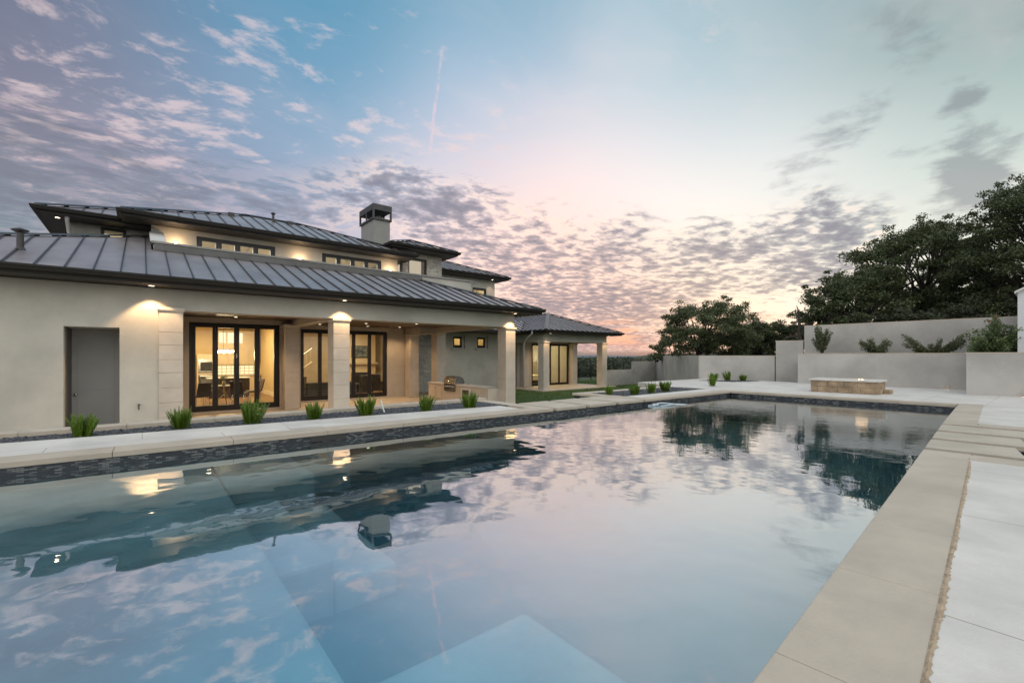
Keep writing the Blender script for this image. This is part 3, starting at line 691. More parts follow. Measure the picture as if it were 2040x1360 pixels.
# folding glass doors with frames
def glazed(x0, x1, y, z0, z1, n, parent, fm=frame_m, fw=.10, mw=.085, depth=.10, name='glass_door', handle=None):
    mb = MB(); mb.box(x0, x0 + fw, y, y + depth, z0, z1); mb.box(x1 - fw, x1, y, y + depth, z0, z1)
    mb.box(x0 + fw, x1 - fw, y, y + depth, z1 - fw, z1); mb.box(x0 + fw, x1 - fw, y, y + depth, z0, z0 + fw)
    fr = mb.build(name, fm, parent, bevel=.004)
    w = (x1 - x0 - 2 * fw) / n
    for i in range(n):
        a = x0 + fw + i * w; b = a + w; s = .045
        p = MB(); p.box(a + .002, a + mw * .6, y - .01, y + depth - .02, z0 + fw + .002, z1 - fw - .002); p.box(b - mw * .6, b - .002, y - .01, y + depth - .02, z0 + fw + .002, z1 - fw - .002)
        p.box(a + mw * .6, b - mw * .6, y - .01, y + depth - .02, z1 - fw - .06, z1 - fw - .002); p.box(a + mw * .6, b - mw * .6, y - .01, y + depth - .02, z0 + fw + .002, z0 + fw + .09)
        p.build('sash', fm, fr, bevel=.003)
        q = MB(); q.box(a + mw * .6 + .001, b - mw * .6 - .001, y + .03, y + .038, z0 + fw + .091, z1 - fw - .061); q.build('pane', glass, fr)
    if handle is not None:
        h = MB(); h.box(handle, handle + .03, y - .06, y - .011, z0 + .98, z0 + 1.02); h.box(handle - .10, handle + .03, y - .075, y - .06, z0 + .985, z0 + 1.01); h.build('handle', steel, fr, bevel=.003)
    return fr
glazed(D1[0] + .002, D1[1] - .002, 18.24, D1[2], D1[3] - .002, 4, house, mw=.13, handle=3.30)
glazed(D2[0] + .002, D2[1] - .002, 19.94, D2[2], D2[3] - .002, 5, house, mw=.12, handle=7.8)
# rooms behind the doors
wall('room_wall', room_wall, 'x', 27, 27.1, .3, 5.0, -.6, 3.1, (), house)
wall('room_wall', room_wall, 'y', .2, .3, 18.46, 27, -.6, 3.1, (), house)
wall('room_wall', room_wall, 'y', 4.82, 4.95, 20.16, 27.0, -.6, 3.1, (), house)
wall('room_wall', room_dim, 'x', 26.5, 26.6, 4.951, 11.2, -.6, 3.1, (), house)
wall('room_wall', room_dim, 'y', 11.2, 11.3, 22.2, 26.5, -.6, 3.1, (), house)
m = MB(); m.box(.3, 11.2, 20.16, 27, -.6, FZ + .02); m.box(.3, 4.49, 18.46, 20.155, -.6, FZ + .02); m.build('room_floor', room_floor, house)
m = MB(); m.box(.301, 11.2, 18.46, 27, 2.95, 3.02); m.build('room_ceiling', room_trim, house)
m = MB(); m.box(.303, .32, 18.5, 26.9, -.43, -.22); m.build('baseboard', room_trim, house); m = MB(); m.box(4.80, 4.818, 20.2, 26.9, -.43, -.22); m.box(4.80, 4.818, 21.6, 21.72, -.22, 2.4); m.box(4.80, 4.818, 22.9, 23.02, -.22, 2.4); m.box(4.80, 4.818, 21.6, 23.02, 2.401, 2.52)
m.build('baseboard', room_trim, house)
# main lower roof
def rib_run(bps, s):
    for (a, ra), (b, rb) in zip(bps, bps[1:]):
        if a <= s <= b: return ra + (rb - ra) * ((s - a) / (b - a) if b > a else 0)
    return 0
def slope(pm, rm, O, a, n, bps, z, p, sp=.42, off=.2, low=None):
    """roof panel: origin O on the eave, along a, rising toward n; bps = (distance, run)"""
    O = Vector(O); a = Vector(a); n = Vector(n); c = math.hypot(1, p)
    up = Vector((-n.x * p, -n.y * p, 1)) / c
    def P(s, r): q = O + a * s + n * r; return Vector((q.x, q.y, z + p * r))
    L0, L1 = bps[0][0], bps[-1][0]
    poly = [P(L0, 0), P(L1, 0)] + [P(s, r) for s, r in reversed(bps) if r > .001]
    k = len(poly); th = up * -.05
    flip = a.cross(n).z < 0
    top = list(range(k)); bot = list(range(2 * k - 1, k - 1, -1))
    pm.add(poly + [q + th for q in poly], [tuple(top), tuple(bot)] + [(i + k, (i + 1) % k + k, (i + 1) % k, i) for i in range(k)])
    s = L0 + off
    while s < L1 - .02:
        r = rib_run(bps, s)
        if r > .1:
            A = P(s, .0) ; B = P(s, r - .01); w = a * .011; h = up * .04
            rm.add([A - w, A + w, B + w, B - w, A - w + h, A + w + h, B + w + h, B - w + h], [(0, 3, 2, 1), (4, 5, 6, 7), (0, 1, 5, 4), (1, 2, 6, 5), (2, 3, 7, 6), (3, 0, 4, 7)])
        s += sp
def capbar(rm, A, B, w=.09, h=.05):
    A = Vector(A); B = Vector(B); d = (B - A).normalized(); sd = d.cross(Vector((0, 0, 1))).normalized() * w
    up = Vector((0, 0, h))
    rm.add([A - sd, A + sd, B + sd, B - sd, A + up, B + up], [(0, 1, 4), (3, 5, 2), (1, 2, 5, 4), (0, 4, 5, 3), (0, 3, 2, 1)])
def gutter(x0, x1, y0, y1, z, parent, drop=.17, soff=True, sides='all'):
    prof = [(-.02, -.012), (.0, .01), (.10, .015), (.115, -.0), (.115, -.03), (.10, -.05), (.095, -.085), (.06, -.11), (.0, -.118), (-.005, -drop), (-.03, -drop), (-.04, -.02)]
    mb = MB(); k = len(prof)
    for o, dz in prof: mb.v += [(x0 - o, y0 - o, z + dz), (x1 + o, y0 - o, z + dz), (x1 + o, y1 + o, z + dz), (x0 - o, y1 + o, z + dz)]
    for r in range(k):
        r2 = (r + 1) % k
        for i in range(4): mb.f.append((r * 4 + i, r2 * 4 + i, r2 * 4 + (i + 1) % 4, r * 4 + (i + 1) % 4))
    mb.build('gutter', bronze, parent)
    if soff:
        m = MB(); m.box(x0 + .03, x1 - .03, y0 + .03, y1 - .03, z - drop + .005, z - drop + .03); m.build('soffit', soffit_m, parent)
def hip_roof(x0, x1, y0, y1, z, p, parent, drop=.17, seed=0, ridge='x'):
    hw = min(x1 - x0, y1 - y0) / 2; pm = MB(); rm = MB(); Lx, Ly = x1 - x0, y1 - y0
    bx = [(0, 0), (hw, hw), (Lx - hw, hw), (Lx, 0)]; by = [(0, 0), (hw, hw), (Ly - hw, hw), (Ly, 0)]
    slope(pm, rm, (x0, y0, 0), (1, 0, 0), (0, 1, 0), bx, z, p, off=.13)
    slope(pm, rm, (x1, y1, 0), (-1, 0, 0), (0, -1, 0), bx, z, p, off=.2)
    slope(pm, rm, (x1, y0, 0), (0, 1, 0), (-1, 0, 0), by, z, p, off=.2)
    slope(pm, rm, (x0, y1, 0), (0, -1, 0), (1, 0, 0), by, z, p, off=.15)
    zr = z + p * hw
    rx = [(x0 + hw, y0 + hw), (x1 - hw, y1 - hw)] if Lx >= Ly else [(x0 + hw, y0 + hw), (x1 - hw, y1 - hw)]
    corners = [((x0, y0), rx[0]), ((x1, y1), rx[1])]
    if Lx >= Ly: corners += [((x1, y0), rx[1]), ((x0, y1), rx[0])]
    else: corners += [((x1, y0), rx[0]), ((x0, y1), rx[1])]
    for c, r in corners: capbar(rm, (c[0], c[1], z + .03), (r[0], r[1], zr + .03), .12, .05)
    capbar(rm, (rx[0][0], rx[0][1], zr + .02), (rx[1][0], rx[1][1], zr + .02))
    r = pm.build('roof', roof_m, parent); rm.build('seams', seam_m, r)
    gutter(x0, x1, y0, y1, z, parent, drop)
    return r
P1 = .35; EZ = 3.24
pm = MB(); rm = MB()
slope(pm, rm, (-5.5, 12.6, 0), (1, 0, 0), (0, 1, 0), [(0, 0), (5.69, 5.69), (5.7, 3.42), (13.88, 3.42), (17.3, 0)], EZ, P1, off=.07, sp=.423)
slope(pm, rm, (-5.5, 26, 0), (0, -1, 0), (1, 0, 0), [(0, 5.7), (7.7, 5.7), (13.4, 0)], EZ, P1)
slope(pm, rm, (11.8, 12.6, 0), (0, 1, 0), (-1, 0, 0), [(0, 0), (3.42, 3.42), (3.43, .85), (9.3, .85)], EZ, P1, off=.2)
capbar(rm, (11.8, 12.6, EZ + .02), (8.38, 16.02, EZ + .02 + P1 * 3.42)); capbar(rm, (-5.5, 12.6, EZ + .02), (.19, 18.29, EZ + .02 + P1 * 5.69))
mr = pm.build('roof', roof_m, house); rm.build('seams', seam_m, mr); tag(mr, 'broad lower roof of dark standing seam metal over the porch')
gutter(-5.5, 11.8, 12.6, 21.9, EZ, house)
# parapet and terrace behind it
m = MB(); m.box(.25, 10.85, 16.02, 16.22, 4.0, 4.62);  m.box(10.65, 10.85, 16.221, 19.0, 3.6, 4.62); m.build('parapet', stucco, house)
m = MB(); m.box(.19, 10.9, 15.97, 16.27, 4.62, 4.68); m.build('parapet_cap', pmat('cap_flashing', (.24, .235, .23), .5, .3), house, bevel=.004)
m = MB(); m.add([(.25, 16.221, 4.0), (.45, 16.221, 4.0), (.45, 18.29, 4.0), (.25, 18.29, 4.0), (.25, 16.221, 4.64), (.45, 16.221, 4.64), (.45, 18.29, 5.3), (.25, 18.29, 5.3)], [(0, 3, 2, 1), (4, 5, 6, 7), (0, 1, 5, 4), (1, 2, 6, 5), (2, 3, 7, 6), (3, 0, 4, 7)]); m.build('parapet', stucco, house)
m = MB(); m.add([(.17, 16.16, 4.69), (.53, 16.16, 4.69), (.53, 18.28, 5.37), (.17, 18.28, 5.37), (.17, 16.16, 4.74), (.53, 16.16, 4.74), (.53, 18.28, 5.42), (.17, 18.28, 5.42)], [(0, 3, 2, 1), (4, 5, 6, 7), (0, 1, 5, 4), (1, 2, 6, 5), (2, 3, 7, 6), (3, 0, 4, 7)]); m.build('parapet_cap', white_metal, house)
m = MB(); m.box(.252, 8.5, 15.93, 16.018, EZ + P1 * 3.35, EZ + P1 * 3.35 + .17); m.build('parapet_flashing', pmat('grey_flashing', (.11, .11, .112), .45, .4), house, bevel=.004)
m = MB(); m.box(.46, 10.64, 16.23, 18.3, 3.9, 4.1); m.build('terrace_floor', white_deck, house)
# upper main block
UZ = 5.80; UP = .38
UW = [(1.40, 3.77, 4.62, 5.48), (5.42, 7.83, 4.62, 5.50)]
wall('upper_wall', stucco, 'x', 18.3, 18.55, .22, 8.56, 3.0, UZ - .1, UW, house)
wall('upper_wall', stucco, 'y', 8.31, 8.559, 18.551, 24.5, 3.0, UZ - .1, (), house)
wall('upper_wall', stucco, 'y', .221, .47, 18.551, 24.5, 3.0, UZ - .1, (), house)
hip_roof(-.48, 9.05, 17.5, 25.1, UZ, UP, house)
up_room = pmat('upper_room_paint', (.55, .50, .42), .8)
m = MB(); m.box(.5, 8.3, 21.5, 21.6, 3.0, UZ - .1); m.build('room_wall', up_room, house)
m = MB(); m.box(.5, 8.3, 18.6, 21.5, 5.6, 5.65); m.build('room_ceiling', room_trim, house)
for (a, b, z0, z1) in UW:
    g = glazed(a + .002, b - .002, 18.33, z0 + .002, z1 - .002, 4, house, frame_grey, .07, .14, name='window')
# upper left wing
E_W = [(-1.02, -.40, 4.7, 5.58)]
wall('upper_wall', stucco, 'x', 19.3, 19.55, -1.75, .20, 3.0, UZ - .1, E_W, house)
wall('upper_wall', stucco, 'y', -1.749, -1.5, 19.551, 25, 3.0, UZ - .1, (), house)
hip_roof(-2.35, 3.2, 18.5, 25.6, UZ - .03, UP, house)
glazed(-1.018, -.402, 19.34, 4.702, 5.578, 1, house, frame_m, .05, .06, name='window')
m = MB(); m.box(-1.4, .1, 20.5, 20.6, 4.0, 5.7); m.build('room_wall', emis('glowing_panel', (1, .76, .42), 1.0), house)  # self-glowing panel stands in for the lamplit room behind this window
m = MB(); m.tube([(-1.72, 18.62, 5.68), (-1.72, 18.7, 5.5), (-1.72, 19.22, 5.2), (-1.72, 19.23, 5.0), (-1.72, 19.23, 3.6)], .05, 10); m.build('downspout', white_metal, house, smooth=True)
# block C with the stone face
CW_ = [(9.24, 10.17, 4.9, 5.92)]
wall('upper_wall', house_stone, 'x', 18.62, 18.9, 8.95, 10.95, 3.0, 6.15, CW_, house)
wall('upper_wall', house_stone, 'y', 10.7, 10.949, 18.901, 24, 3.0, 6.15, (), house)
hip_roof(8.12, 11.4, 17.9, 24.6, 6.28, UP, house)
glazed(9.242, 10.168, 18.7, 4.902, 5.918, 1, house, frame_m, .045, .05, name='window')
m = MB(); m.box(9.0, 10.6, 20.0, 20.05, 4.2, 6.2); m.build('blind', emis('pale_glowing_blind', (.93, .76, .58), .55), house)  # blind emits by itself, in place of room light falling on it
# block D, wall with the three little windows below and one window above
sq = [(11.0 + 2.74 + i * 1.66, 11.0 + 2.74 + .60 + i * 1.66, 1.96, 2.58) for i in range(3)]
sqo = [(a - .14, b + .14, z0 - .06, z1 + .14) for a, b, z0, z1 in sq]
wall('wall', stucco, 'x', 22.0, 22.25, 10.06, 18.7, -.9, 3.6, sqo, house)
for (a, b, z0, z1) in sq:
    fr = glazed(a + .01, b - .01, 22.12, z0, z1, 1, house, frame_m, .05, .05, name='window')
    m = MB(); m.box(a - .139, a + .009, 22.10, 22.24, z0 - .059, z1 + .139); m.box(b - .009, b + .139, 22.10, 22.24, z0 - .059, z1 + .139); m.box(a + .01, b - .01, 22.10, 22.24, z1 + .001, z1 + .139); m.box(a + .01, b - .01, 22.10, 22.24, z0 - .059, z0 - .001); m.build('window_surround', stucco, house)
    m = MB(); m.box(a - .2, b + .2, 21.9, 22.0 - .001, z0 - .14, z0 - .06); m.build('sill', column_stone, fr, bevel=.006)
m = MB(); m.box(12.5, 18.3, 23.3, 23.35, .5, 3.1); m.build('room_wall', pmat('yellow_lit_room', (.62, .50, .30), .8), house)
m = MB(); m.box(11.4, 18.6, 22.26, 27, 3.0, 3.05); m.box(11.4, 18.6, 22.26, 27, -.5, -.45); m.build('room_ceiling', room_trim, house)
m = MB(); m.box(10.2, 12.75, 21.75, 21.998, -.6, 3.0); m.build('stone_wall', house_stone, house)
wall('upper_wall', stucco, 'x', 21.95, 22.24, 10.96, 16.6, 3.61, 6.05, [(14.98, 15.98, 4.55, 5.5)], house)
wall('upper_wall', stucco, 'y', 16.35, 16.599, 22.241, 27, 3.0, 6.05, (), house)
hip_roof(10.6, 17.2, 21.3, 27.6, 6.2, UP, house)
glazed(14.982, 15.978, 22.0, 4.552, 5.498, 1, house, frame_m, .06, .05, name='window')
m = MB(); m.box(14.2, 16.3, 23.5, 23.55, 4.0, 6.0); m.build('room_wall', pmat('upper_east_room', (.60, .46, .26), .8), house)
# lean-to roof before block D
pm = MB(); rm = MB()
slope(pm, rm, (11.9, 19.95, 0), (1, 0, 0), (0, 1, 0), [(0, 2.0), (5.2, 2.0), (7.2, 2.0)], 2.92, UP, off=.15)
r = pm.build('roof', roof_m, house); rm.build('seams', seam_m, r)
m = MB(); m.box(11.9, 17.1, 19.85, 19.95, 2.80, 2.93); m.build('gutter', bronze, house)
m = MB(); m.box(11.85, 18.6, 19.96, 21.94, 2.80, 2.83); m.build('soffit', soffit_m, house)
# garden wing with its own porch
WX0, WX1, WY0, WY1 = 17.05, 23.76, 17.9, 30
hip_roof(WX0, WX1, WY0, WY1, 2.92, UP, house)
m = MB(); m.box(17.6, 23.2, 18.70, 19.14, 2.30, 2.76); m.box(17.602, 18.04, 19.141, 21.9, 2.30, 2.76); m.box(22.76, 23.198, 19.141, 21.4, 2.30, 2.76); m.build('porch_beam', stucco, house)
for i, (x, y) in enumerate(((17.6, 18.68), (22.75, 18.68), (22.75, 21.25), (18.3, 21.2))): column(x, y, FZ - .12, 2.30, .46, seed=20 + i)
W3 = (19.3, 22.74, FZ - .03, 2.28)
wall('wall', beam_m, 'x', 21.6, 21.85, 18.1, 23.2, -.9, 2.75, [W3], house)
wall('wall', beam_m, 'y', 17.7, 17.95, 21.6, 22.0, -.9, 2.75, (), house)
wall('wall', stucco, 'y', 22.95, 23.199, 21.86, 30, -.9, 2.75, (), house)
glazed(W3[0] + .002, W3[1] - .002, 21.63, W3[2], W3[3] - .002, 4, house, frame_m, .07, .07)
m = MB(); m.box(17.2, 23.7, 18.3, 21.6, -.8, FZ - .01); m.build('porch_floor', porch_floor_m, house)
m = MB(); m.box(18.05, 22.75, 19.15, 21.6, 2.60, 2.65); m.build('porch_ceiling', wood_ceiling, house)
m = MB(); m.box(18.2, 22.94, 25.5, 25.6, -.5, 2.75); m.box(18.15, 18.2, 21.9, 25.5, -.5, 2.75); m.box(18.2, 22.94, 21.86, 25.5, 2.68, 2.70); m.build('room_wall', room_wall, house)
m = MB(); m.box(18.2, 22.94, 21.86, 25.5, -.5, -.46); m.build('room_floor', room_floor, house)
m = MB(); m.tube([(16.95, 18.9, 2.84), (17.0, 19.0, 2.72), (17.35, 19.8, 2.5), (17.6, 20.3, 2.35), (17.62, 20.4, 2.1), (17.62, 20.4, -.5)], .045, 10); m.build('downspout', white_metal, house, smooth=True)
# back shell so that the volumes are closed
m = MB(); m.box(-5, 11.3, 27.11, 27.3, -.6, 3.06); m.build('wall', stucco, house)
m = MB(); m.box(.22, 16.6, 26.62, 26.8, 3.06, 5.6); m.build('upper_wall', stucco, house)
# chimney
ch = MB(); ch.box(8.45, 9.25, 20.6, 22.2, 5.5, 7.93)
chim = ch.build('chimney', pmat('chimney_stucco', (.27, .27, .265), .9, var=.05, bump=.4, bs=80), house)
cc = MB(); x0, x1, y0, y1 = 8.38, 9.32, 20.53, 22.27
cc.box(x0, x1, y0, y1, 7.931, 8.02); cc.box(x0, x1, y0, y1, 8.38, 8.66)
for (a, b) in ((x0, y0), (x1 - .08, y0), (x0, y1 - .08), (x1 - .08, y1 - .08)): cc.box(a + .001, a + .079, b + .001, b + .079, 8.02, 8.38)
cc.box(x0 + .001, x0 + .06, (y0 + y1) / 2 - .04, (y0 + y1) / 2 + .04, 8.02, 8.38); cc.box(x1 - .06, x1 - .001, (y0 + y1) / 2 - .04, (y0 + y1) / 2 + .04, 8.02, 8.38)
cc.lathe([(.12, 0), (.12, .2), (.17, .22), (.02, .30)], ((x0 + x1) / 2, 21.0, 8.02), 12)
cc.build('chimney_cap', pmat('chimney_cap_metal', (.055, .055, .06), .5, .3), chim, bevel=.004)
# vent pipes
def vent(x, y, z, h, r, rc):
    m = MB(); m.lathe([(r * 2.0, -.03), (r * 1.5, .02), (r, .07), (r, h - .10), (r * 1.2, h - .09), (rc, h - .045), (rc, h - .03), (.01, h + .02)], (x, y, z), 16); m.build('vent_pipe', seam_m, house, smooth=False)
vent(-2.01, 14.07, 3.74, .46, .058, .14)
vent(4.17, 20.6, 6.95, .42, .045, .09)
m = MB(); m.box(2.55, 2.75, 20.2, 20.4, 6.82, 6.98); m.build('roof_vent', seam_m, house)
m = MB(); m.box(4.75, 4.95, 20.75, 20.95, 7.02, 7.18); m.build('roof_vent', seam_m, house)
# seams cross-lap on the left of the roof
# eave and porch downlights
def downlight(x, y, z, power, warm=WARM, size=.055, spot=75, blend=.6):
    m = MB(); m.lathe([(size + .02, .006), (size + .02, -.004), (size, -.006), (size, .0), (.0, .0)], (x, y, z), 16)
    t = m.build('downlight', white_metal, house)
    m = MB(); m.lathe([(.0, -.0), (size - .002, -.0), (size - .002, -.003), (.0, -.003)], (x, y, z - .001), 16); m.build('lamp_lens', lamp_glow, t)
    ld = bpy.data.lights.new('downlight_lamp', 'SPOT'); ld.energy = power; ld.color = warm; ld.spot_size = R(spot); ld.spot_blend = blend; ld.shadow_soft_size = .04
    lo = bpy.data.objects.new('downlight_lamp', ld); COL.objects.link(lo); lo.parent = t; lo.location = (x, y, z - .03)
SZ = EZ - .17
for x in (.16, 4.47, 10.80): downlight(x, 13.0, SZ, 110, spot=96, blend=.35)
for (x, y) in ((1.45, 15.2), (2.9, 15.9), (6.2, 15.6), (6.9, 17.6), (8.6, 16.6), (5.6, 19.2), (9.0, 19.0), (2.4, 17.4), (7.6, 19.2)): downlight(x, y, 2.778, 75, spot=130)
for (x, y) in ((17.83, 18.35), (22.98, 18.35), (18.52, 20.6)): downlight(x, y, 2.745, 50, spot=90)
for (x, y) in ((19.6, 20.3), (21.6, 20.3)): downlight(x, y, 2.598, 60, spot=130)
downlight(-1.95, 18.95, UZ - .20, 8); downlight(16.2, 21.65, 6.025, 16, spot=90); downlight(12.9, 21.4, 2.795, 16, spot=90)
# sconces on the upper wall
for x in (.83, 4.59, 8.18):
    m = MB(); m.box(x - .05, x + .05, 18.26, 18.299, 5.02, 5.20); s = m.build('sconce', white_metal, house, bevel=.004)
    m = MB(); m.box(x - .045, x + .045, 18.14, 18.258, 4.98, 5.12); m.build('lamp_shade', lamp_soft, s, bevel=.01)
    ld = bpy.data.lights.new('sconce_lamp', 'POINT'); ld.energy = 8; ld.color = WARM; ld.shadow_soft_size = .04
    lo = bpy.data.objects.new('sconce_lamp', ld); COL.objects.link(lo); lo.parent = s; lo.location = (x, 18.06, 5.16)
# hose bib
m = MB(); m.tube([(-.06, 13.30, .38), (-.06, 13.22, .38), (-.06, 13.19, .34), (-.06, 13.19, .28)], .014, 8); m.lathe([(.0, 0), (.035, 0), (.035, .012), (.0, .012)], (-.06, 13.22, .395), 12); m.build('hose_tap', dark_steel, house)
# interior lamps
def room_light(loc, e, sx, sy, col=(1, .72, .40)):
    ld = bpy.data.lights.new('ceiling_lamp', 'AREA'); ld.shape = 'RECTANGLE'; ld.size = sx; ld.size_y = sy; ld.energy = e; ld.color = col
    lo = bpy.data.objects.new('ceiling_lamp', ld); COL.objects.link(lo); lo.parent = house; lo.location = loc
room_light((2.6, 22.5, 2.9), 420, 3, 6)
room_light((7.6, 23.0, 2.9), 240, 4, 4)
room_light((4.4, 20.0, 5.5), 260, 6, 1.5, (1, .85, .66))
room_light((15.2, 22.7, 2.9), 40, 5, .6, (1, .74, .38))
room_light((15.3, 22.8, 5.8), 24, 1.6, .8, (1, .74, .38))
room_light((20.6, 23.6, 2.6), 110, 3, 3, (1, .78, .42))

# ------------------------------------------------------------------ garden walls
def seg_wall(name, label, segs, t=.3, mat=stucco2, cat='garden wall', z0=-3.0, capz=.05, cap_out=.04):
    """segs: list of (A, B, top)"""
    w = thing(name, label, cat, (0, 0, 0))
    for i, (A, B, zt) in enumerate(segs):
        A = Vector(A); B = Vector(B); d = (B - A).normalized(); n = Vector((d.y, -d.x))
        mb = MB(); q = [A, A + n * t, B + n * t, B]; mb.prism([(p.x, p.y) for p in q], z0, zt - capz)
        mb.build('wall_face', mat, w)
        mb = MB(); a, b = A - d * cap_out, B + d * cap_out; q = [a - n * cap_out, a + n * (t + cap_out), b + n * (t + cap_out), b - n * cap_out]
        mb.prism([(p.x, p.y) for p in q], zt - capz + .001, zt); mb.build('wall_cap', buff, w, bevel=.006)
    return w
P0, P1_, P2, P3, P4 = (30.0, 24.1), (29.8, 21.4), (29.4, 19.2), (28.3, 15.2), (29.72, 11.07)
seg_wall('garden_wall', 'long grey stucco boundary wall stepping down from the tall planter wall to the lawn', [
    ((41.4, 33.6), (46.75, 33.6), -.20), ((46.8, 33.6), (51.75, 33.6), .77), ((51.8, 33.62), (28.33, 15.24), 1.5),
    ((28.3, 15.17), (29.70, 11.12), 1.5), ((29.72, 11.06), (30.18, 9.74), 2.40)], t=-.28)
seg_wall('upper_planter_wall', 'tallest grey stucco wall behind the four planter shrubs', [((30.2, 9.69), (30.2, -7.0), 3.26)], t=-.3)
seg_wall('planter_wall', 'low grey stucco planter wall behind the stone fire pit', [((27.9, 9.27), (27.9, 2.46), 1.62)], t=-.28)
seg_wall('planter_wall', 'low grey stucco planter wall nearest the spa at the right edge', [((24.75, 2.4), (24.75, -7.0), 1.62)], t=-.28)
m = MB(); m.box(25.04, 28.0, 2.12, 2.399, -.4, 1.58); tag(m.build('return_wall', stucco2), 'short return joining the two low grey planter walls', 'garden wall')
m = MB(); m.prism([(28.19, 2.4), (30.19, 2.4), (30.19, 9.6), (28.19, 9.2)], -.3, 1.42); m.box(25.04, 30.19, -7, 2.11, -.3, 1.42); tag(m.build('planter_soil', soil_m), kind='structure')
# little white outbuilding at the right edge
ob = thing('outbuilding', 'white gabled outbuilding just showing at the right edge above the planter wall', 'outbuilding', (0, 0, 0))
m = MB(); m.box(27.0, 29.6, -2.6, 1.17, 1.40, 4.1); m.build('wall', pmat('white_render', (.62, .64, .66), .8, var=.03), ob)
m = MB(); m.add([(26.85, 1.25, 4.05), (29.75, 1.25, 4.05), (29.75, -.72, 5.2), (26.85, -.72, 5.2), (29.75, -2.7, 4.05), (26.85, -2.7, 4.05), (26.85, 1.25, 3.97), (29.75, 1.25, 3.97), (29.75, -.72, 5.12), (26.85, -.72, 5.12), (29.75, -2.7, 3.97), (26.85, -2.7, 3.97)],
    [(0, 1, 2, 3), (3, 2, 4, 5), (6, 9, 8, 7), (9, 11, 10, 8), (0, 6, 7, 1), (5, 4, 10, 11), (0, 3, 9, 6), (3, 5, 11, 9), (1, 7, 8, 2), (2, 8, 10, 4)]); m.build('roof', white_metal, ob)
# metal fence beyond the lawn
fe = thing('metal_fence', 'thin dark metal fence at the far edge of the lawn beside the wing', 'fence', (0, 0, 0))
m = MB()
for i in range(10):
    q = MB(); x = 38 + i * 2.6; y = 44; q.box(x, x + .09, y, y + .09, gz(x, y) - .3, .64); q.build('post', bronze, fe)
for j in range(14):
    z = -1.9 + j * .185; m.tube([(38, 44.04, z), (61.5, 44.04, z)], .010, 4)
m.tube([(38, 44.04, .6), (61.5, 44.04, .6)], .03, 6); m.build('wires', bronze, fe)

# ------------------------------------------------------------------ fire pit
fp = thing('fire_pit', 'long raised fire pit of tan stone blocks with a pale cap and small flame', 'fire pit', (21.75, 4.5, 0))
rnd = random.Random(9)
stn = MB()
def block_course(z0, z1, x0, x1, y0, y1):
    y = y0
    while y < y1 - .01:
        e = min(y + rnd.uniform(.35, .75), y1)
        if y1 - e < .2: e = y1
        o = rnd.uniform(0, .015); stn.box(x0 - o, x0 + .15, y + .004, e - .004, z0 + .003, z1 - .003); y = e
    x = x0 + .151
    while x < x1 - .01:
        e = min(x + rnd.uniform(.3, .6), x1)
        if x1 - e < .2: e = x1
        o = rnd.uniform(0, .015); stn.box(x + .003, e - .003, y0 - o, y0 + .15, z0 + .003, z1 - .003); stn.box(x + .003, e - .003, y1 - .15, y1 + o, z0 + .003, z1 - .003); x = e
for z0, z1 in ((0, .235), (.235, .47)): block_course(z0, z1, 0, 1.1, 0, 2.25)
stn.box(.02, 1.08, .02, 2.23, 0, .46); stn.box(.75, 1.25, -.22, -.02, 0, .15)
stn.build('stone_base', pit_stone, fp, bevel=.012)
m = MB(); m.box(-.06, .30, -.06, 2.31, .471, .54); m.box(.80, 1.16, -.06, 2.31, .471, .54); m.box(.301, .799, -.06, .35, .471, .54); m.box(.301, .799, 1.9, 2.31, .471, .54); m.build('cap', white_deck, fp, bevel=.008)
m = MB(); m.box(.302, .798, .352, 1.898, .462, .485); m.build('lava_bed', gravel_bed, fp)
m = MB()
for i in range(5):
    x, y, h = .5 + rnd.uniform(-.05, .05), .62 + rnd.uniform(-.09, .09), rnd.uniform(.05, .11)
    m.tube([(x, y, .48), (x + .01, y, .48 + h * .4), (x - .008, y + .01, .48 + h * .75), (x, y + .01, .48 + h)], [.020, .024, .013, .002], 8)
m.build('flame', emis('flame', (1, .66, .34), 4), fp, smooth=True)
ld = bpy.data.lights.new('flame_light', 'POINT'); ld.energy = 1.2; ld.color = WARM; ld.shadow_soft_size = .12
lo = bpy.data.objects.new('flame_light', ld); COL.objects.link(lo); lo.parent = fp; lo.location = (.5, .62, .72)
# warm path lights at the foot of the planter walls
for (x, y, lb) in ((27.80, 3.3, 'small flush step light at the foot of the wall right of the fire pit'), (24.66, .9, 'small flush step light at the foot of the wall near the spa'), (28.7, 9.6, 'small flush step light at the foot of the wall left of the fire pit')):
    t = thing('step_light', lb, 'step light', (x, y, .14), 'step lights low on the planter walls')
    m = MB(); m.box(-.0, .095, -.09, .09, -.035, .035); m.build('housing', stucco2, t, bevel=.004)
    ld = bpy.data.lights.new('step_lamp', 'SPOT'); ld.energy = 1.6; ld.color = (1, .74, .48); ld.spot_size = R(110); ld.spot_blend = .8; ld.shadow_soft_size = .03
    lo = bpy.data.objects.new('step_lamp', ld); COL.objects.link(lo); lo.parent = t; lo.location = (-.03, 0, -.02)

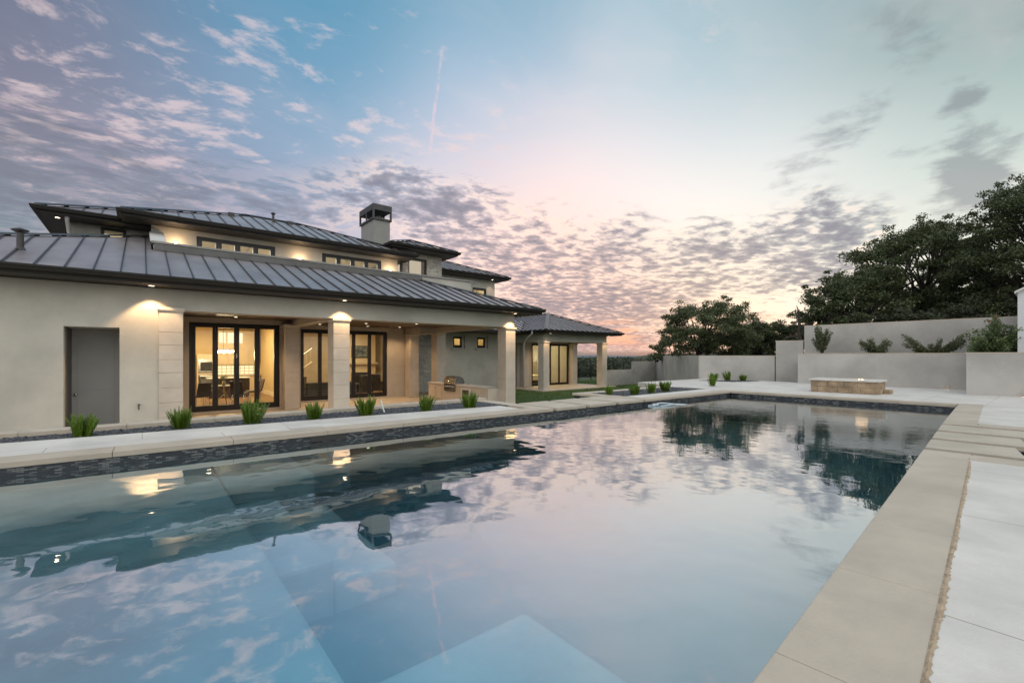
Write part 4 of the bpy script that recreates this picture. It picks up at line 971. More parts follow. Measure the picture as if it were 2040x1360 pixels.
# ------------------------------------------------------------------ outdoor kitchen
ok = thing('outdoor_kitchen', 'L shaped stone grill counter with pale top under the porch', 'grill counter', (10.1, 13.76, FZ))
m = MB(); m.box(0, .46, 0, 4.6, 0, .70); m.build('counter_base', column_stone, ok, bevel=.006)
m = MB(); m.box(-.04, .50, -.0, 2.25, .701, .75); m.box(-.04, .50, 3.15, 4.6, .701, .75); m.box(.42, .5, 2.251, 3.149, .701, .75); m.build('counter_top', white_deck, ok, bevel=.006)
for (a, b) in ((.55, 1.0), (3.4, 3.95), (3.98, 4.5)):
    m = MB(); m.box(-.02, -.001, a, b, .08, .62); dd = m.build('cabinet_door', column_stone, ok, bevel=.004)
    m = MB(); m.tube([(-.045, b - .07, .50), (-.045, b - .07, .58)], .007, 6); m.build('handle', steel, dd)
m = MB(); m.box(-.03, -.002, 1.15, 1.85, .16, .64); fr = m.build('drawer_frame', white_metal, ok, bevel=.006)
m = MB(); m.box(-.04, -.031, 1.27, 1.73, .24, .56); m.build('oven_window', dark_steel, fr)
gr = thing('gas_grill', 'stainless steel gas grill with a closed rounded hood set in the counter', 'grill', (10.1, 16.02, FZ + .45))
m = MB(); m.box(-.06, .40, .02, .88, .0, .33); m.build('firebox', steel, gr, bevel=.008)
m = MB(); prof = [(.44, .331)] + [(.44 - .27 + .27 * math.cos(R(a)) - .0, .331 + .30 * math.sin(R(a))) for a in range(10, 100, 10)] + [(.17 - .21 * math.sin(R(a)), .331 + .30 - .16 * (1 - math.cos(R(a)))) for a in range(15, 91, 15)] + [(-.06, .38), (-.07, .331)]
k = len(prof); m.add([(x, .01, z) for x, z in prof] + [(x, .89, z) for x, z in prof], [tuple(range(k)), tuple(range(2 * k - 1, k - 1, -1))] + [(i, i + k, (i + 1) % k + k, (i + 1) % k) for i in range(k)])
hood = m.build('hood', steel, gr, bevel=.006)
m = MB(); m.tube([(-.07, .12, .45), (-.13, .14, .45), (-.13, .76, .45), (-.07, .78, .45)], .014, 8); m.build('handle', chrome, hood, smooth=True)
m = MB(); m.lathe([(.0, 0), (.03, 0), (.03, .01), (.0, .012)], (0, 0, 0), 14); g_ = m.build('gauge', chrome, hood); g_.rotation_euler = (0, R(-90), 0); g_.location = (-.055, .45, .52)
for i in range(5):
    m = MB(); m.lathe([(.0, 0), (.03, 0), (.03, .012), (.022, .035), (.0, .036)], (0, 0, 0), 12); kb_ = m.build('knob', chrome, gr); kb_.rotation_euler = (0, R(-90), 0); kb_.location = (-.061, .14 + i * .15, .20)
fa = thing('bar_faucet', 'curved chrome faucet on the grill counter by the stone column', 'faucet', (10.4, 17.5, FZ + .75))
m = MB(); m.tube([(0, 0, 0), (0, 0, .22), (-.02, 0, .30), (-.08, 0, .345), (-.14, 0, .32), (-.17, 0, .26)], .012, 10); m.build('spout', chrome, fa, smooth=True)
m = MB(); m.lathe([(.025, 0), (.022, .03), (.014, .05), (.0, .05)], (0, .10, 0), 12); m.tube([(0, .10, .05), (.0, .16, .09)], .007, 6); m.build('tap_handle', chrome, fa)

# ------------------------------------------------------------------ pool hose and planter spike
m = MB()
def hose(pts, r): m.tube(pts, r, 8)
z = WZ + .005
m.tube([(13.30, 8.95, z), (13.5, 8.78, z + .02), (13.75, 8.86, z + .06), (14.05, 8.80, z + .05), (14.4, 8.72, z), (14.75, 8.45, z - .02), (15.0, 8.35, z - .06)], .035, 8)
m.tube([(13.5, 8.62, z), (13.8, 8.50, z + .02), (14.2, 8.55, z + .02), (14.5, 8.6, z - .02)], .03, 8)
m.tube([(13.28, 8.72, z), (13.38, 8.80, z + .04), (13.52, 8.84, z + .04), (13.62, 8.74, z)], .045, 8)
tag(m.build('cleaner_hose', pmat('pale_blue_hose', (.42, .50, .56), .4), smooth=True), 'pale blue pool cleaner hose floating by the far stepping slab', 'pool hose')
m = MB(); m.tube([(5.05, 11.55, -.1), (5.0, 11.72, .30)], .022, 8); tag(m.build('irrigation_riser', white_metal), 'short grey pipe standing tilted in the black gravel', 'pipe')

# ------------------------------------------------------------------ foxtail ferns
def fern_mesh(seed, h=.46, n=30):
    rnd = random.Random(seed); V = []; F = []
    for i in range(n):
        a = rnd.uniform(0, 6.283); lean = rnd.uniform(.0, .5) ** 1.0; L = h * rnd.uniform(.7, 1.08) * (1 - .25 * lean)
        base = Vector((math.cos(a), math.sin(a), 0)) * rnd.uniform(.02, .13)
        ox, oy = math.cos(a), math.sin(a); K = 26
        for k in range(K):
            t = (k + .5) / K; th = lean * (1 - .35 * t) if rnd else 0
            c = base + Vector((ox * L * t * math.sin(lean * .9), oy * L * t * math.sin(lean * .9), L * t * math.cos(lean * .75)))
            rr = .052 * (math.sin(math.pi * min(1, t * .86 + .12)) ** .7) * (1 - .35 * t) + .006
            for q in range(9):
                b = rnd.uniform(0, 6.283); dv = Vector((math.cos(b), math.sin(b), rnd.uniform(.3, 1.3))).normalized()
                e = c + dv * rr * rnd.uniform(.8, 1.25); s = Vector((-math.sin(b), math.cos(b), 0)) * .0056
                m0 = c.lerp(e, .5)
                j = len(V); V.extend([c, m0 + s, e, m0 - s]); F.append((j, j + 1, j + 2, j + 3))
    me = bpy.data.meshes.new('fern_fronds'); me.from_pydata([tuple(v) for v in V], [], F); me.materials.append(fern_leaf); me.update(); return me
fm = [fern_mesh(s, n=nn) for s, nn in ((1, 40), (2, 46), (3, 36), (4, 42))]
FERN = [(-.88, 11.78, .88, 'in the gravel in front of the grey service door'), (.63, 11.80, 1.05, 'below the lit pilaster left of the glass doors'), (1.92, 11.62, 1.05, 'below the right half of the dining room glass doors'),
    (3.22, 11.45, 1.0, 'between the two front columns, before the inner pilaster'), (4.45, 11.30, 1.02, 'just right of the middle column'), (6.05, 11.15, 1.05, 'left of the grill counter, fifth column side fern'), (7.40, 10.98, .98, 'before the grill at the right end of the near gravel bed')]
FAR = [(14.0, 11.15, .85, 'leftmost in the far bed by the wing column'), (15.05, 10.75, .9, 'second from the left in the bed beyond the slabs'), (16.15, 10.72, .95, 'third from the left in the bed beyond the slabs'), (17.4, 10.85, 1.05, 'largest at the right end of the bed beyond the slabs'),
    (21.7, 10.95, 1.0, 'standing alone in front of the three by the garden wall'), (26.5, 13.3, 1.1, 'leftmost of three against the garden wall'), (27.0, 12.7, 1.15, 'middle one of three against the garden wall'), (27.5, 12.05, 1.0, 'rightmost of three against the garden wall')]
for i, (x, y, s, lb) in enumerate(FERN + FAR):
    o = bpy.data.objects.new('foxtail_fern', fm[(i * 3 + i // 4) % 4]); COL.objects.link(o)
    o.location = (x, y, -.04 if x < 20 else 0); o.scale = (s * 1.12, s * 1.12, s * 1.06); o.rotation_euler = (.06 * math.sin(i * 2.9), .07 * math.cos(i * 4.1), i * 1.37); o.scale = tuple(c * (1 + .13 * math.sin(i * 3.3 + k)) for k, c in enumerate(o.scale))
    tag(o, 'bright green foxtail fern ' + lb, 'fern', 'foxtail ferns in the gravel beds')

# ------------------------------------------------------------------ leafy things
def leaves(centers, radii, counts, size, seed, flat=.6, jitter=.35):
    """leaf quads scattered through ellipsoidal clumps, numpy-built"""
    rs = np.random.RandomState(seed); V = []
    for c, r, n in zip(centers, radii, counts):
        n = int(n)
        d = rs.normal(size=(n, 3)); d /= np.linalg.norm(d, axis=1)[:, None]
        rad = rs.uniform(0, 1, n) ** .45
        wob = 1 + jitter * np.sin(d[:, 0] * 5 + c[0] * 3) * np.cos(d[:, 1] * 4 + c[1] * 2 + d[:, 2] * 3)
        p = np.array(c) + d * (rad * wob)[:, None] * np.array([r, r, r * flat])
        a = rs.normal(size=(n, 3)); a /= np.linalg.norm(a, axis=1)[:, None]
        b = np.cross(a, rs.normal(size=(n, 3))); b /= np.linalg.norm(b, axis=1)[:, None]
        s = size * rs.uniform(.6, 1.3, n)[:, None]
        V.append(np.stack([p - a * s, p + b * s * .45, p + a * s, p - b * s * .45], 1).reshape(-1, 3))
    return np.concatenate(V)
def leaf_object(name, V, mat, parent):
    n = len(V) // 4; me = bpy.data.meshes.new(name)
    me.vertices.add(len(V)); me.vertices.foreach_set('co', V.astype(np.float32).ravel())
    me.loops.add(4 * n); me.loops.foreach_set('vertex_index', np.arange(4 * n, dtype=np.int32))
    me.polygons.add(n); me.polygons.foreach_set('loop_start', np.arange(n, dtype=np.int32) * 4)
    me.update(calc_edges=True); me.validate(); me.materials.append(mat)
    o = bpy.data.objects.new(name, me); COL.objects.link(o); o.parent = parent; return o
def oak(name, label, base, height, rx, ry, seed, n_clump=46, per=700, size=.11, z_low=.32, trunk_r=.28, lean=(0, 0), mat=oak_leaf, group=None, top=None, cr=1.05, trunks=1):
    rnd = random.Random(seed); t = thing(name, label, 'tree', base, group)
    cz = height * (z_low + 1) / 2; hz = height * (1 - z_low) / 2
    cl = []
    tries = 0
    while len(cl) < n_clump and tries < 4000:
        tries += 1
        d = Vector((rnd.gauss(0, 1), rnd.gauss(0, 1), rnd.gauss(0, 1))).normalized(); r = rnd.uniform(.35, 1.0) ** .5
        p = Vector((lean[0] + d.x * rx * r, lean[1] + d.y * ry * r, cz + d.z * hz * r))
        rr = cr * rnd.uniform(.65, 1.25)
        if all((p - q[0]).length > .75 * (rr + q[1]) * .62 for q in cl): cl.append((p, rr))
    V = leaves([c for c, r in cl], [r for c, r in cl], [per * (r / cr) ** 2 for c, r in cl], size, seed, flat=.48)
    # thin sprays sticking out
    sp = [(c + Vector((c.x - lean[0], c.y - lean[1], (c.z - cz))).normalized() * r * .9, r * .45) for c, r in cl]
    V2 = leaves([c for c, r in sp], [r for c, r in sp], [per * .18] * len(sp), size, seed + 50)
    leaf_object('crown', np.concatenate([V, V2]), mat, t)
    mb = MB()
    for k in range(trunks):
        a0 = rnd.uniform(0, 6.28); off = Vector((math.cos(a0), math.sin(a0), 0)) * (.25 * (trunks > 1))
        fork = Vector((lean[0] * .3 + off.x * 3 + rnd.uniform(-.3, .3), lean[1] * .3 + off.y * 3, height * z_low * .75))
        mb.tube([off + Vector((0, 0, -.3)), off + Vector((rnd.uniform(-.12, .12), rnd.uniform(-.12, .12), fork.z * .5)), fork], [trunk_r * 1.25, trunk_r, trunk_r * .8], 9)
        mine = [q for j, q in enumerate(cl) if j % trunks == k]
        limbs = []
        mine.sort(key=lambda q: q[0].z)
        hubs = []
        for q in range(max(4, len(mine) // 6)):
            c, r = mine[rnd.randrange(len(mine))]; h = fork.lerp(c, rnd.uniform(.35, .55)); h.z += rnd.uniform(-.2, .3)
            md = fork.lerp(h, .5) + Vector((rnd.uniform(-.25, .25), rnd.uniform(-.25, .25), rnd.uniform(-.1, .3)))
            mb.tube([fork, md, h], [trunk_r * .6, trunk_r * .48, trunk_r * .36], 6); hubs.append(h)
        for c, r in mine:
            h = min(hubs, key=lambda q: (q - c).length)
            md = h.lerp(c, .5) + Vector((rnd.uniform(-.3, .3), rnd.uniform(-.3, .3), rnd.uniform(-.3, .15)))
            mb.tube([h, md, c], [trunk_r * .3, trunk_r * .2, trunk_r * .09], 5)
            for _ in range(4):
                e = c + Vector((rnd.gauss(0, 1), rnd.gauss(0, 1), rnd.gauss(0, .6))).normalized() * r * rnd.uniform(.7, 1.15)
                mb.tube([c, c.lerp(e, .5) + Vector((0, 0, .06)), e], [trunk_r * .08, trunk_r * .05, .006], 4)
    mb.build('trunk', bark, t, smooth=True)
    return t
G = 'live oaks beyond the garden wall'
def tbase(t, k, dz=0):     # a point on the ground beyond the wall
    p = CF * t + CR * t * k; return (p.x, p.y, gz(p.x, p.y) + dz)
def otree(u, t, vtop, name, label, rx, ry, seed, **kw):
    b = tbase(t, (u - 1020) / 900); h = 1.5 + (708 - vtop) * t / 900 - b[2]
    return oak(name, label, b, h, rx, ry, seed, **kw)
otree(1408, 37, 603, 'oak_tree', 'round spreading live oak alone beyond the grey wall, gaps of sunset showing through', 3.3, 3.2, 11, n_clump=58, per=500, z_low=.20, cr=.86, trunk_r=.16, size=.085, trunks=4, group=G)
otree(1335, 52, 655, 'oak_tree', 'small leaning oak at the left foot of the round live oak', 2.1, 2.1, 12, n_clump=16, per=330, z_low=.25, cr=.75, trunk_r=.13, size=.11, trunks=2, group=G)
otree(1515, 40, 636, 'oak_tree', 'low bushy oak between the round live oak and the bare snag', 2.6, 2.2, 13, n_clump=34, per=560, z_low=.02, cr=.8, trunk_r=.12, size=.085, trunks=3, group=G)
otree(1455, 39, 668, 'oak_tree', 'dark low oak scrub just right of the round live oak trunk', 2.2, 2.0, 19, n_clump=18, per=560, z_low=.0, cr=.8, trunk_r=.12, size=.085, trunks=2, group=G)
otree(1570, 41, 648, 'oak_tree', 'lowest dark oak behind the bare snag at the wall step', 2.6, 2.2, 14, n_clump=30, per=600, z_low=.0, cr=.8, trunk_r=.12, size=.085, trunks=2, group=G)
otree(1655, 35, 552, 'oak_tree', 'narrow dark live oak at the left end of the tall grove', 2.2, 2.2, 15, n_clump=36, per=520, z_low=.12, cr=.8, trunk_r=.2, size=.09, trunks=2, group=G)
otree(1845, 38, 452, 'oak_tree', 'largest live oak in the middle of the grove above the planter wall', 5.6, 5.2, 16, n_clump=118, per=600, z_low=.24, cr=1.02, trunk_r=.34, size=.10, trunks=2, group=G)
otree(1735, 36, 520, 'oak_tree', 'mid height live oak filling the grove left of the largest one', 3.0, 3.0, 20, n_clump=40, per=520, z_low=.20, cr=.88, trunk_r=.22, size=.10, group=G)
otree(2080, 30, 345, 'oak_tree', 'tallest live oak rising out of the right edge of the photo', 4.6, 4.6, 17, n_clump=125, per=680, z_low=.14, cr=.98, trunk_r=.34, size=.09, group=G)
for i, (u, t, vt, lb) in enumerate(((1790, 33.5, 612, 'grey green brush heap behind the wall above the second shrub'), (1900, 32.5, 600, 'olive brush behind the wall above the third shrub'), (1985, 31.5, 585, 'tallest brush behind the wall above the flowering shrub'), (1690, 34.5, 625, 'low brush behind the wall at the foot of the narrow live oak'), (2060, 31, 590, 'brush at the far right under the tallest live oak'))):
    otree(u, t, vt, 'brush', lb, 2.4, 1.6, 30 + i, n_clump=26, per=520, z_low=.0, cr=.75, trunk_r=.06, size=.075, mat=brush_leaf, trunks=3, group='brush behind the planter wall')
# bare snag
sb = Vector(tbase(34.5, (1590 - 1020) / 900)); sn = thing('dead_tree', 'bare twisted dead tree with crooked arms at the step of the wall', 'tree', sb)
m = MB(); rnd = random.Random(5)
def sp_(x, z): v = CR * x; return (v.x, v.y, z)
m.tube([sp_(.3, -.3), sp_(.25, 1.2), sp_(.0, 2.1), sp_(.10, 2.9), sp_(.02, 3.7), sp_(-.12, 4.1)], [.16, .13, .11, .09, .06, .02], 7)
m.tube([sp_(.2, 1.3), sp_(-.3, 1.75), sp_(-.75, 1.7), sp_(-1.1, 1.5), sp_(-1.35, 1.2)], [.09, .07, .06, .04, .02], 6)
m.tube([sp_(.05, 2.5), sp_(-.35, 2.62), sp_(-.8, 2.58)], [.06, .04, .012], 5); m.tube([sp_(.05, 3.2), sp_(-.4, 3.15), sp_(-.9, 3.25)], [.045, .03, .01], 5)
m.tube([sp_(.0, 3.5), sp_(-.25, 3.95)], [.03, .008], 5); m.tube([sp_(.05, 2.2), sp_(.6, 2.7), sp_(1.1, 2.8), sp_(1.5, 3.2)], [.08, .06, .04, .02], 6); m.tube([sp_(-.3, 1.75), sp_(-.6, 2.1), sp_(-1.0, 2.15)], [.04, .03, .01], 5)
m.build('trunk', bark, sn, smooth=True)
# shrubs in the raised planter
def shrub(u, X, lb, w, h, seed, style, mat, n, size=.05, z=1.42):
    k = (u - 1020) / 900; t = X / (CF.x + CR.x * k); y = t * (CF.y + CR.y * k); rnd = random.Random(seed)
    o = thing('shrub', lb, 'shrub', (X, y, z), 'young shrubs in the raised planter'); mb = MB(); C = []; Rr = []
    for i in range(n):
        a = rnd.uniform(0, 6.28)
        if style == 'up': e = Vector((math.cos(a) * w * .5 * rnd.uniform(.1, .9), math.sin(a) * w * .5 * rnd.uniform(.1, .9), h * rnd.uniform(.55, 1)))
        elif style == 'arms': lx = rnd.uniform(-1, 1); e = Vector((rnd.uniform(-.3, .3), lx * w * .5, h * (.45 + .5 * abs(math.sin(lx * 5))) * rnd.uniform(.5, 1)))
        else: r = rnd.uniform(0, 1) ** .5; e = Vector((math.cos(a) * w * .5 * r, math.sin(a) * w * .5 * r, h * rnd.uniform(.25, 1) * (1 - .45 * r)))
        md = e * .5 + Vector((0, 0, h * .06)); mb.tube([Vector((0, 0, -.05)), md, e], [.014, .009, .004], 5)
        for q in range(7):
            f = .35 + .65 * q / 6; p = (md * (1 - f) * 2 * .5 + e * f) if f > .5 else md; p = Vector((0, 0, 0)).lerp(e, f) + Vector((0, 0, h * .05 * (1 - f)))
            C.append(p); Rr.append(.13 if style != 'round' else .16)
    leaf_object('foliage', leaves(C, Rr, [26 if style != 'round' else 26] * len(C), size, seed, flat=.9), mat, o); mb.build('stem', bark, o)
    return o, C
shrub(1637, 28.9, 'tall narrow olive green shrub, leftmost in the raised planter', 1.05, 1.70, 1, 'up', shrub_dark, 20)
shrub(1747, 28.9, 'small conical shrub with reddish leaves, second in the raised planter', 1.5, 1.45, 2, 'round', shrub_dark, 20, size=.045)
shrub(1860, 28.9, 'low wide shrub with bare spreading arms, third in the raised planter', 2.2, 1.1, 3, 'arms', shrub_dark, 22)
o, C = shrub(1988, 27.6, 'large pale green shrub with pink flowers, rightmost in the raised planter', 1.9, 2.1, 4, 'round', shrub_leaf, 56, size=.055)
top = sorted(C, key=lambda p: -p.z)[:8]
leaf_object('flowers', leaves(top, [.05] * 8, [10] * 8, .04, 9), pmat('pink_petals', (.45, .10, .08), .6), o)
# lawn blades and wooded valley
rs = np.random.RandomState(3)
def lawn_blades():
    n = 110000; x = rs.uniform(9.6, 52, n); y = rs.uniform(12.1, 43, n)
    keep = ~((x > 30.1) & (x < 41.7) & (y > 32)) & ~((x > 13.3) & (x < 21.7) & (y < 12.6)) & ~((x > 20.5) & (y < 15.3)) & ~((x < 19.8) & (y > 22.4)) & ((x - 28.3) * .783 - (y - 15.2) < -.5); x, y = x[keep], y[keep]; n = len(x)
    z = np.array([gz(a, b) for a, b in zip(x, y)]); a = rs.uniform(0, 6.28, n); h = rs.uniform(.05, .11, n); w = .012
    B = np.stack([x, y, z - .01], 1); s = np.stack([np.cos(a), np.sin(a), a * 0], 1) * w; tip = B + np.stack([rs.normal(0, .015, n), rs.normal(0, .015, n), h], 1)
    V = np.stack([B - s, B + s, tip + s * .3, tip - s * .3], 1).reshape(-1, 3)
    o = leaf_object('grass', V, leaf_mat('grass_blades', (.035, .075, .012), (.10, .16, .04), .7, .2), None); tag(o, 'short green lawn between the stepping slabs and the garden wing', kind='stuff')
lawn_blades()
def woodland():
    Vs = []
    for (n, r0, r1, sz, per) in ((700, 84, 190, .36, 110), (1500, 190, 900, 1.3, 80)):
        C = []; Rr = []; N = []
        for i in range(n):
            ph = R(rs.uniform(22, 52)); r = r0 * (r1 / r0) ** (rs.uniform(0, 1)); x, y = r * math.cos(ph), r * math.sin(ph); s = rs.uniform(1.3, 2.4) * (1 + r / 260)
            C.append((x, y, min(gz(x, y) + s * .9 + 1.0, 1.0 - .0058 * r - s * .75 + rs.uniform(-.2, .35)))); Rr.append(s); N.append(per)
        Vs.append(leaves(C, Rr, N, sz, 8, flat=.8))
    V = np.concatenate(Vs); o = leaf_object('woodland', V, pmat('valley_leaves', (.045, .060, .035), .8, var=.4, vs=.08), None); tag(o, 'dark oak woodland covering the valley beyond the lawn', kind='stuff')
woodland()

# ------------------------------------------------------------------ furniture seen through the glass
RF = FZ + .02
def chair(x, y, rz, lb, z=RF):
    t = thing('dining_chair', lb, 'chair', (x, y, z), 'dining chairs round the glass table', rz)
    m = MB(); m.box(-.23, .23, -.22, .24, .42, .49); m.build('seat', leather, t, bevel=.02)
    m = MB(); m.add([(-.23, .22, .46), (.23, .22, .46), (.23, .28, .46), (-.23, .28, .46), (-.22, .36, .95), (.22, .36, .95), (.22, .40, .95), (-.22, .40, .95)], [(0, 3, 2, 1), (4, 5, 6, 7), (0, 1, 5, 4), (1, 2, 6, 5), (2, 3, 7, 6), (3, 0, 4, 7)]); m.build('backrest', leather, t, bevel=.012)
    for sx in (-1, 1):
        for sy in (-1, 1):
            m = MB(); m.tube([(sx * .20, sy * .19, .42), (sx * .23, sy * .24, 0)], .011, 6); m.build('leg', chrome, t)
    return t
chair(1.62, 19.9, R(200), 'leather dining chair at the left end of the table, back to the glass')
chair(2.95, 20.3, R(150), 'leather dining chair on the near right side of the dining table')
chair(3.55, 21.3, R(-80), 'leather dining chair at the right end of the dining table')
chair(2.15, 22.3, R(12), 'leather dining chair on the far left side of the dining table, facing the glass')
t = thing('dining_table', 'dark dining table with a glass top under the chandelier', 'table', (2.55, 21.2, RF))
m = MB(); m.lathe([(0, .72), (.62, .72), (.63, .73), (.62, .745), (0, .745)], (0, 0, 0), 36); m.build('tabletop', dark_steel, t)
for a in (30, 150, 270):
    m = MB(); m.tube([(math.cos(R(a)) * .45, math.sin(R(a)) * .45, 0), (0, 0, .40), (-math.cos(R(a)) * .3, -math.sin(R(a)) * .3, .715)], .02, 8); m.build('leg', chrome, t)
t = thing('flower_vase', 'vase of pale flowers in the middle of the dining table', 'vase', (2.5, 21.1, RF + .746))
m = MB(); m.lathe([(.0, 0), (.05, 0), (.07, .06), (.05, .15), (.06, .18)], (0, 0, 0), 16); m.build('vase', chrome, t, smooth=True)
leaf_object('flowers', leaves([Vector((0, 0, .30))], [.16], [160], .03, 3), shrub_leaf, t)
t = thing('chandelier', 'long bright crystal chandelier hanging over the dining table', 'chandelier', (2.52, 21.3, 1.66))
m = MB(); m.box(-.42, .42, -.03, .03, .07, .09); m.tube([(0, 0, .09), (0, 0, 1.26)], .008, 6); m.build('frame', chrome, t)
for i in range(11):
    m = MB(); m.lathe([(.0, -.05), (.026, -.04), (.032, 0), (.026, .04), (.0, .045)], (-.33 + i * .066, .06 * math.sin(i * 2.3), .02 * math.cos(i * 1.9)), 10); m.build('lamp_globe', emis('crystal_glow', (1, .84, .58), 22) if i == 0 else bpy.data.materials['crystal_glow'], t, smooth=True)
ld = bpy.data.lights.new('chandelier_lamp', 'POINT'); ld.energy = 70; ld.color = (1, .76, .46); ld.shadow_soft_size = .15
lo = bpy.data.objects.new('chandelier_lamp', ld); COL.objects.link(lo); lo.parent = t; lo.location = (0, -.1, -.2)
t = thing('kitchen_island', 'dark espresso kitchen island with a pale stone top behind the dining table', 'kitchen island', (2.3, 24.2, RF))
m = MB(); m.box(0, 1.6, 0, .9, 0, .88); m.build('cabinet', island_m, t, bevel=.005); m = MB(); m.box(-.05, 1.65, -.05, .95, .881, .92); m.build('countertop', white_deck, t, bevel=.005)
t = thing('kitchen_cabinets', 'cream kitchen wall cabinets with glowing glass doors and glowing backsplash', 'cabinets', (2.17, 26.6, RF))
m = MB(); m.box(.7, 2.6, 0, .38, .0, .9); m.build('base_cabinet', cab_m, t, bevel=.005); m = MB(); m.box(.66, 2.62, -.04, .38, .901, .94); m.build('countertop', white_deck, t)
m = MB(); m.box(.7, 2.6, .15, .38, 1.45, 3.2); m.build('wall_cabinet', cab_m, t, bevel=.005)
m = MB()
for q in range(9):
    for r_ in range(3): m.box(.76 + q * .2, .93 + q * .2, .365, .38, .97 + r_ * .155, 1.10 + r_ * .155)
m.build('backsplash', emis('glowing_backsplash', (1, .78, .45), 1.3), t)  # under-cabinet light put into the tiles as emission
for i in range(3):
    a = .80 + i * .37; m = MB(); m.box(a, a + .13, .13, .149, 2.56, 3.08); m.box(a + .15, a + .28, .13, .149, 2.56, 3.08); m.build('glowing_pane', emis('glowing_cabinet_glass', (1, .84, .54), 1.25) if i == 0 else bpy.data.materials['glowing_cabinet_glass'], t)  # panes emit, standing in for light inside the cabinets
for i in range(4):
    a = .74 + i * .46; m = MB(); m.box(a, a + .42, .13, .149, 1.5, 2.46); m.build('cabinet_door', cab_m, t, bevel=.008)
t = thing('wall_oven', 'stainless wall ovens stacked beside the kitchen cabinets', 'oven', (1.5, 26.5, RF))
m = MB(); m.box(.55, 1.28, 0, .28, 0, 2.0); m.build('housing', cab_m, t)
for (z0, z1) in ((.45, 1.0), (1.08, 1.75)):
    m = MB(); m.box(.6, 1.23, -.02, -.001, z0, z1); q = m.build('oven_door', steel, t, bevel=.005); m = MB(); m.box(.68, 1.15, -.026, -.021, z0 + .12, z1 - .15); m.build('glass', black_m, q); m = MB(); m.tube([(.66, -.06, z1 - .07), (1.17, -.06, z1 - .07)], .01, 6); m.build('handle', chrome, q)
t = thing('sofa', 'low grey sofa behind the second set of glass doors', 'sofa', (5.6, 21.3, RF))
m = MB(); m.box(0, 2.1, 0, .9, .12, .42); m.build('seat', sofa_m, t, bevel=.04); m = MB(); m.box(0, 2.1, -.18, -.001, .12, .72); m.build('backrest', sofa_m, t, bevel=.05)
for a in (-.16, 2.101): m = MB(); m.box(a, a + .16, -.18, .9, .12, .58); m.build('armrest', sofa_m, t, bevel=.04)
for x in (.05, 2.0):
    for y in (-.1, .8): m = MB(); m.box(x, x + .04, y, y + .04, 0, .119); m.build('leg', chrome, t)
for i, (x, y, r_, lb) in enumerate(((8.2, 21.6, 20, 'dark wing armchair behind the right glass panels'), (9.3, 22.4, -40, 'dark armchair deeper in the living room by the fireplace'))):
    t = thing('armchair', lb, 'armchair', (x, y, RF), 'armchairs in the living room', R(r_))
    m = MB(); m.box(-.35, .35, -.3, .35, .15, .45); m.build('seat', leather, t, bevel=.04); m = MB(); m.box(-.35, .35, -.42, -.301, .15, 1.0); m.build('backrest', leather, t, bevel=.04)
    for a in (-.45, .351): m = MB(); m.box(a, a + .1, -.42, .35, .15, .62); m.build('armrest', leather, t, bevel=.03)
    for sx in (-.3, .3):
        for sy in (-.3, .28): m = MB(); m.tube([(sx, sy, .15), (sx, sy, 0)], .02, 6); m.build('leg', island_m, t)
t = thing('fireplace', 'pale fireplace with a mantel shelf and dark firebox on the living room back wall', 'fireplace', (8.9, 26.1, RF))
m = MB(); m.box(0, 1.9, 0, .39, 0, 3.35); m.build('chimney_breast', room_trim, t); m = MB(); m.box(-.08, 1.98, -.2, -.001, 1.42, 1.52); m.build('mantel', cab_m, t, bevel=.006); m = MB(); m.box(.45, 1.45, -.012, -.001, .2, .95); m.build('firebox', black_m, t)
t = thing('wall_picture', 'bluish landscape picture above the living room mantel', 'picture', (9.35, 26.06, RF + 1.8))
m = MB(); m.box(0, 1.0, 0, .03, 0, .7); m.build('frame', island_m, t); m = MB(); m.box(.05, .95, -.008, -.001, .05, .65); m.build('canvas', pmat('blue_grey_canvas', (.14, .18, .2), .7, var=.8, vs=4), t)
t = thing('console_table', 'narrow console table with a small lamp by the stair wall', 'table', (5.2, 25.2, RF))
m = MB(); m.box(0, 1.5, 0, .4, .75, .8); m.build('tabletop', island_m, t)
for x in (.02, 1.43):
    for y in (.02, .33): m = MB(); m.box(x, x + .05, y, y + .05, 0, .749); m.build('leg', island_m, t)
t = thing('stair_railing', 'slanting white stair rail with balusters seen through the second glass doors', 'stair railing', (5.0, 24.3, RF))
m = MB(); m.tube([(0, 0, 1.0), (1.7, 0, 2.3)], .03, 8); m.build('handrail', chrome, t)
m = MB(); m.tube([(0, .0, .3), (1.7, 0, 1.6)], .05, 6); m.build('stringer', cab_m, t)
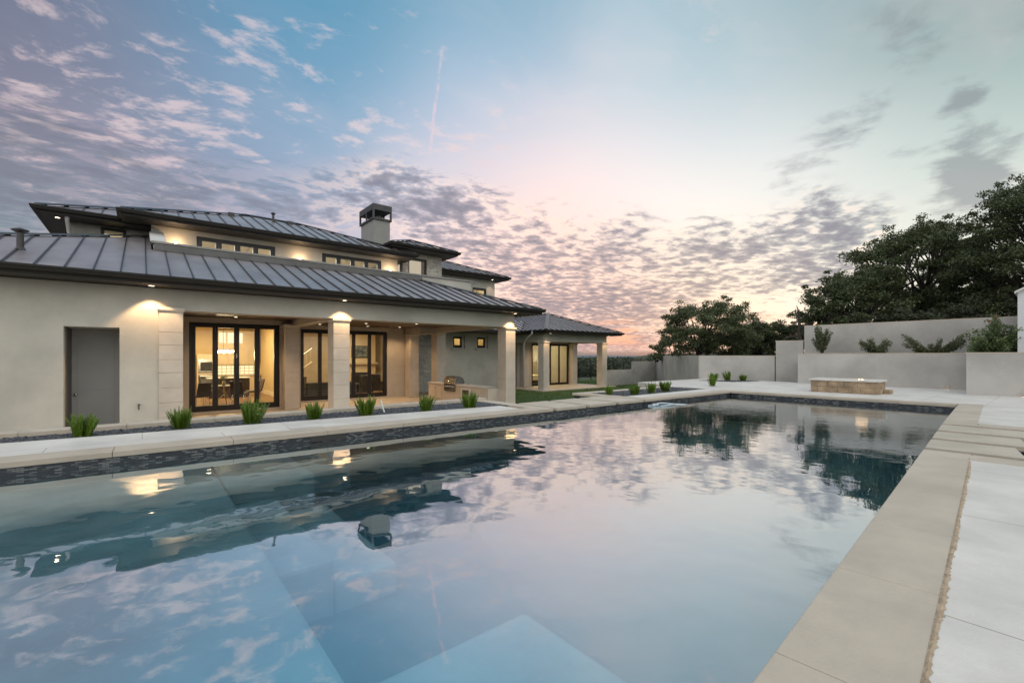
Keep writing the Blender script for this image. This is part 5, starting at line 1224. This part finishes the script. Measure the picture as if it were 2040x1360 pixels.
for i in range(9): m = MB(); x = .1 + i * .19; m.tube([(x, 0, .32 + x * .765), (x, 0, .98 + x * .765)], .012, 6); m.build('baluster', cab_m, t)
# wing room
t = thing('bed', 'bed with pale covers behind the garden wing doors', 'bed', (20.0, 23.4, -.46))
m = MB(); m.box(0, 1.9, 0, 1.8, .2, .6); m.build('mattress', room_trim, t, bevel=.06); m = MB(); m.box(-.05, 1.95, 1.81, 1.9, 0, 1.2); m.build('headboard', sofa_m, t, bevel=.02); m = MB(); m.box(.02, 1.88, .02, 1.78, .02, .199); m.build('base', island_m, t)
for i, (x, lb) in enumerate(((20.9, 'glowing wall lamp seen through the middle pane of the wing doors'), (22.55, 'glowing wall lamp seen at the right edge of the wing doors'))):
    t = thing('wall_lamp', lb, 'wall lamp', (x, 25.4, 1.35), 'wall lamps in the garden wing')
    m = MB(); m.box(-.04, .04, .04, .099, -.08, .08); m.build('bracket', chrome, t); m = MB(); m.lathe([(.05, -.1), (.08, -.08), (.06, .1), (.0, .1)], (0, -.04, 0), 12); m.build('lamp_shade', lamp_soft, t, smooth=True)
t = thing('wall_mirror', 'tall dark mirror on the wing room wall between the lamps', 'mirror', (20.1, 25.44, .5))
m = MB(); m.box(0, .5, 0, .05, 0, 1.5); m.build('frame', island_m, t); m = MB(); m.box(.05, .45, -.006, -.001, .05, 1.45); m.build('glass', pmat('mirror_glass', (.15, .2, .25), .1, .9), t)

# ------------------------------------------------------------------ put the two drawings on one scale
INDOORS = ('house', 'outdoor_kitchen', 'gas_grill', 'bar_faucet', 'dining_chair', 'dining_table', 'flower_vase', 'chandelier', 'kitchen_island', 'kitchen_cabinets', 'wall_oven', 'sofa', 'armchair',
           'fireplace', 'wall_picture', 'console_table', 'stair_railing', 'bed', 'wall_lamp', 'wall_mirror')
for o in list(COL.objects):
    if o.parent is not None or o.type not in ('MESH', 'EMPTY'): continue
    if o.name.split('.')[0] in INDOORS: o.location.z -= DROP
    else:
        o.location = o.location * SITE; o.scale = o.scale * SITE
        for c in o.children:
            if c.type == 'LIGHT': c.data.energy *= SITE * SITE
